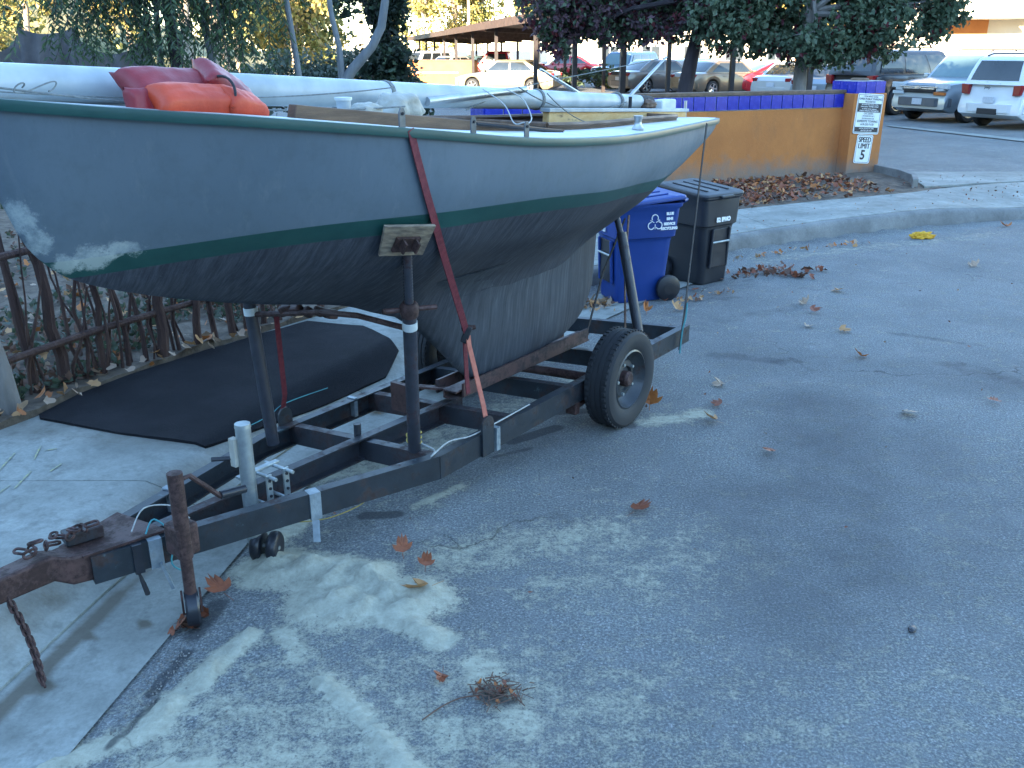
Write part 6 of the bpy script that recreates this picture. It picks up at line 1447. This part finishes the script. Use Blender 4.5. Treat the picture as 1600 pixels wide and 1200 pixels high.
litter('entrance_scraps', 'twigs and leaf scraps strewn over the entrance apron', [(rl.uniform(5.9, 9.5), rl.uniform(12.6, 15.3)) for _ in range(130)], .03, [LM['brown'], LM['rust']], 40)
# ground cover in the bed behind the fence and beyond the boat
r = random.Random(77); lb = MB()
bedA, bedB = BACK[3:], [(-6.5, 9.5), (-4.5, 11.0), (-3.0, 12.2), (-1.5, 13.0), (.6, 12.6)]
for _ in range(15000):
    x, y = between(bedA, bedB, r.random(), .02 + .98 * r.random() ** 1.3); d = (rvec(r) + Vector((0, 0, .5))).normalized(); nn = rvec(r); nn = (nn - d * nn.dot(d)).normalized(); lb.cur = r.choices((0, 1, 2), (4, 2, 3))[0]
    if mnoise.noise((x * 1.6, y * 1.6, 4)) < -.12: continue
    l = r.uniform(.03, .07); leaf_quad(lb, Vector((x, y, .185 + .03 * r.random())), d, nn, l, l * .38)
o = lb.build('ground_cover', [M['leaf_ivy'], M['leaf_sage'], LM['brown']], None, fix=False); tag(o, 'low green ground cover among dry leaves behind the stick fence', 'ground cover', None, 'stuff')
lb = MB()
for _ in range(9000):
    x, y = r.uniform(-9, 1.4), r.uniform(11.5, 19); d = (rvec(r) + Vector((0, 0, 1.2))).normalized(); nn = rvec(r); nn = (nn - d * nn.dot(d)).normalized(); lb.cur = r.choices((0, 1), (3, 2))[0]
    l = r.uniform(.08, .2); leaf_quad(lb, Vector((x, y, .15)), d, nn, l, l * .16)
o = lb.build('grass', [M['leaf_ivy'], M['leaf_md']], None, fix=False); tag(o, 'green grass beyond the boat seen under the mast', 'grass', None, 'stuff')

# ------------------------------------------------------------------ small things on the street
bm = bmesh.new(); bmesh.ops.create_icosphere(bm, subdivisions=4, radius=1)
for v in bm.verts:
    q = v.co.copy(); k = 1 + .55 * mnoise.fractal(q * 3.0, .8, 2.2, 5); v.co = Vector((q.x * .12 * k, q.y * .08 * k, max(q.z, -.1) * .06 * k))
me = bpy.data.meshes.new('yellow_rag'); bm.to_mesh(me); bm.free(); M['rag'] = pm('yellow_cloth', (.72, .40, .03), (.6, .3, .02), 20, .8, bump=.4, bscale=40); me.materials.append(M['rag']); me.polygons.foreach_set('use_smooth', [True] * len(me.polygons))
o = bpy.data.objects.new('yellow_rag', me); col.objects.link(o); o.location = (*(4.853, 10.915), -.005); tag(o, 'crumpled yellow rag in the gutter', 'rag')
rt = random.Random(3); tw = MB()
cx, cy = (-0.049, 2.650)
for _ in range(90):
    a = rt.uniform(0, 6.28); l = rt.uniform(.015, .07); x, y = cx + rt.gauss(0, .045), cy + rt.gauss(0, .03)
    tw.tube([(x, y, .006 + rt.random() * .02), (x + l * math.cos(a), y + l * math.sin(a), .006 + rt.random() * .03)], rt.uniform(.001, .003), 4)
o = tw.build('twig_heap', LM['brown'], None); tag(o, 'little heap of twigs and needles on the dusty asphalt', 'twigs', None, 'stuff')
line_thing('twig', 'thin curved twig sticking out of the twig heap', 'twig', [(*(-0.297, 2.510), .008), (*(-0.238, 2.574), .010), (*(-0.175, 2.616), .012), (*(-0.110, 2.626), .015)], .0025, LM['brown'])
litter('twig_leaves', 'red-brown leaf bits in the twig heap', cluster((cx, cy), .035, .025, 16), .02, [LM['rust'], LM['orange']], 41)
# loose gravel along the sand edges
gv = MB(); rg = random.Random(8)
def stone(x, y, s_):
    rot = Matrix.Rotation(rg.uniform(0, 6.28), 3, 'Z') @ Matrix.Rotation(rg.uniform(0, 6.28), 3, 'X')
    gv.add([rot @ Vector((a * s_ * rg.uniform(.6, 1), b * s_ * rg.uniform(.6, 1), c * s_ * rg.uniform(.6, 1))) + Vector((x, y, zg1(x, y) + s_ * .5)) for a, b, c in ((1, 0, 0), (-1, 0, 0), (0, 1, 0), (0, -1, 0), (0, 0, 1), (0, 0, -1))], [(0, 2, 4), (2, 1, 4), (1, 3, 4), (3, 0, 4), (2, 0, 5), (1, 2, 5), (3, 1, 5), (0, 3, 5)])
for (ax_, ay_), (bx_, by_), w_, n_ in (((-1.262, 2.684), (-1.231, 2.963), .05, 240), ((-1.297, 2.414), (-1.232, 2.633), .05, 120), ((-0.634, 3.316), (-0.384, 3.466), .10, 110), ((-1.011, 3.572), (-0.707, 3.131), .09, 110), ((-0.469, 4.057), (-0.259, 4.231), .05, 60), ((-1.002, 2.329), (0.227, 2.736), .5, 260)):
    for _ in range(n_):
        q = rg.random(); stone(ax_ + (bx_ - ax_) * q + rg.gauss(0, w_), ay_ + (by_ - ay_) * q + rg.gauss(0, w_), rg.choice((.002, .003, .004, .006)))
M['gravel'] = pm('gravel', (.30, .28, .25), (.12, .11, .10), 60, .9)
o = gv.build('gravel', M['gravel'], None, fix=False); tag(o, 'loose grit and pebbles on the sandy asphalt', 'gravel', None, 'stuff')
o = lump('blue_scrap', 'small dark blue plastic scrap on the asphalt lower right', 'scrap', 0, 0, 0, .014, 'bin_black', 4, (1.6, 1, .5)); o.location = (*(1.534, 3.024), .006)
# faded yellow survey paint on the driveway slab
M['survey_paint'] = pm('survey_paint', (.38, .37, .17), (.27, .28, .22), 40, .85, lo=.40, hi=.52)
for (a, b) in (((-2.546, 4.160), (-2.578, 4.403)), ((-2.372, 3.990), (-2.387, 4.181)), ((-2.442, 4.434), (-2.386, 4.458)), ((-2.441, 4.327), (-2.489, 4.498)), ((-2.424, 3.913), (-2.413, 4.023)), ((-2.291, 4.181), (-2.276, 4.268))):
    n_ = 10; d_ = Vector((b[0] - a[0], b[1] - a[1])).normalized() * .007; mb = MB()
    V = []
    for i in range(n_):
        q = i / (n_ - 1); x, y = a[0] + (b[0] - a[0]) * q, a[1] + (b[1] - a[1]) * q; w_ = .5 + .5 * abs(mnoise.noise((x * 30, y * 30, 0)))
        for sg in (-1, 1): V.append((x - d_.y * sg * w_, y + d_.x * sg * w_, zg1(x, y) + .0265))
    mb.add(V, [(2 * i, 2 * i + 1, 2 * i + 3, 2 * i + 2) for i in range(n_ - 1)])
    o = mb.build('paint_mark', M['survey_paint'], None); o['kind'] = 'structure'
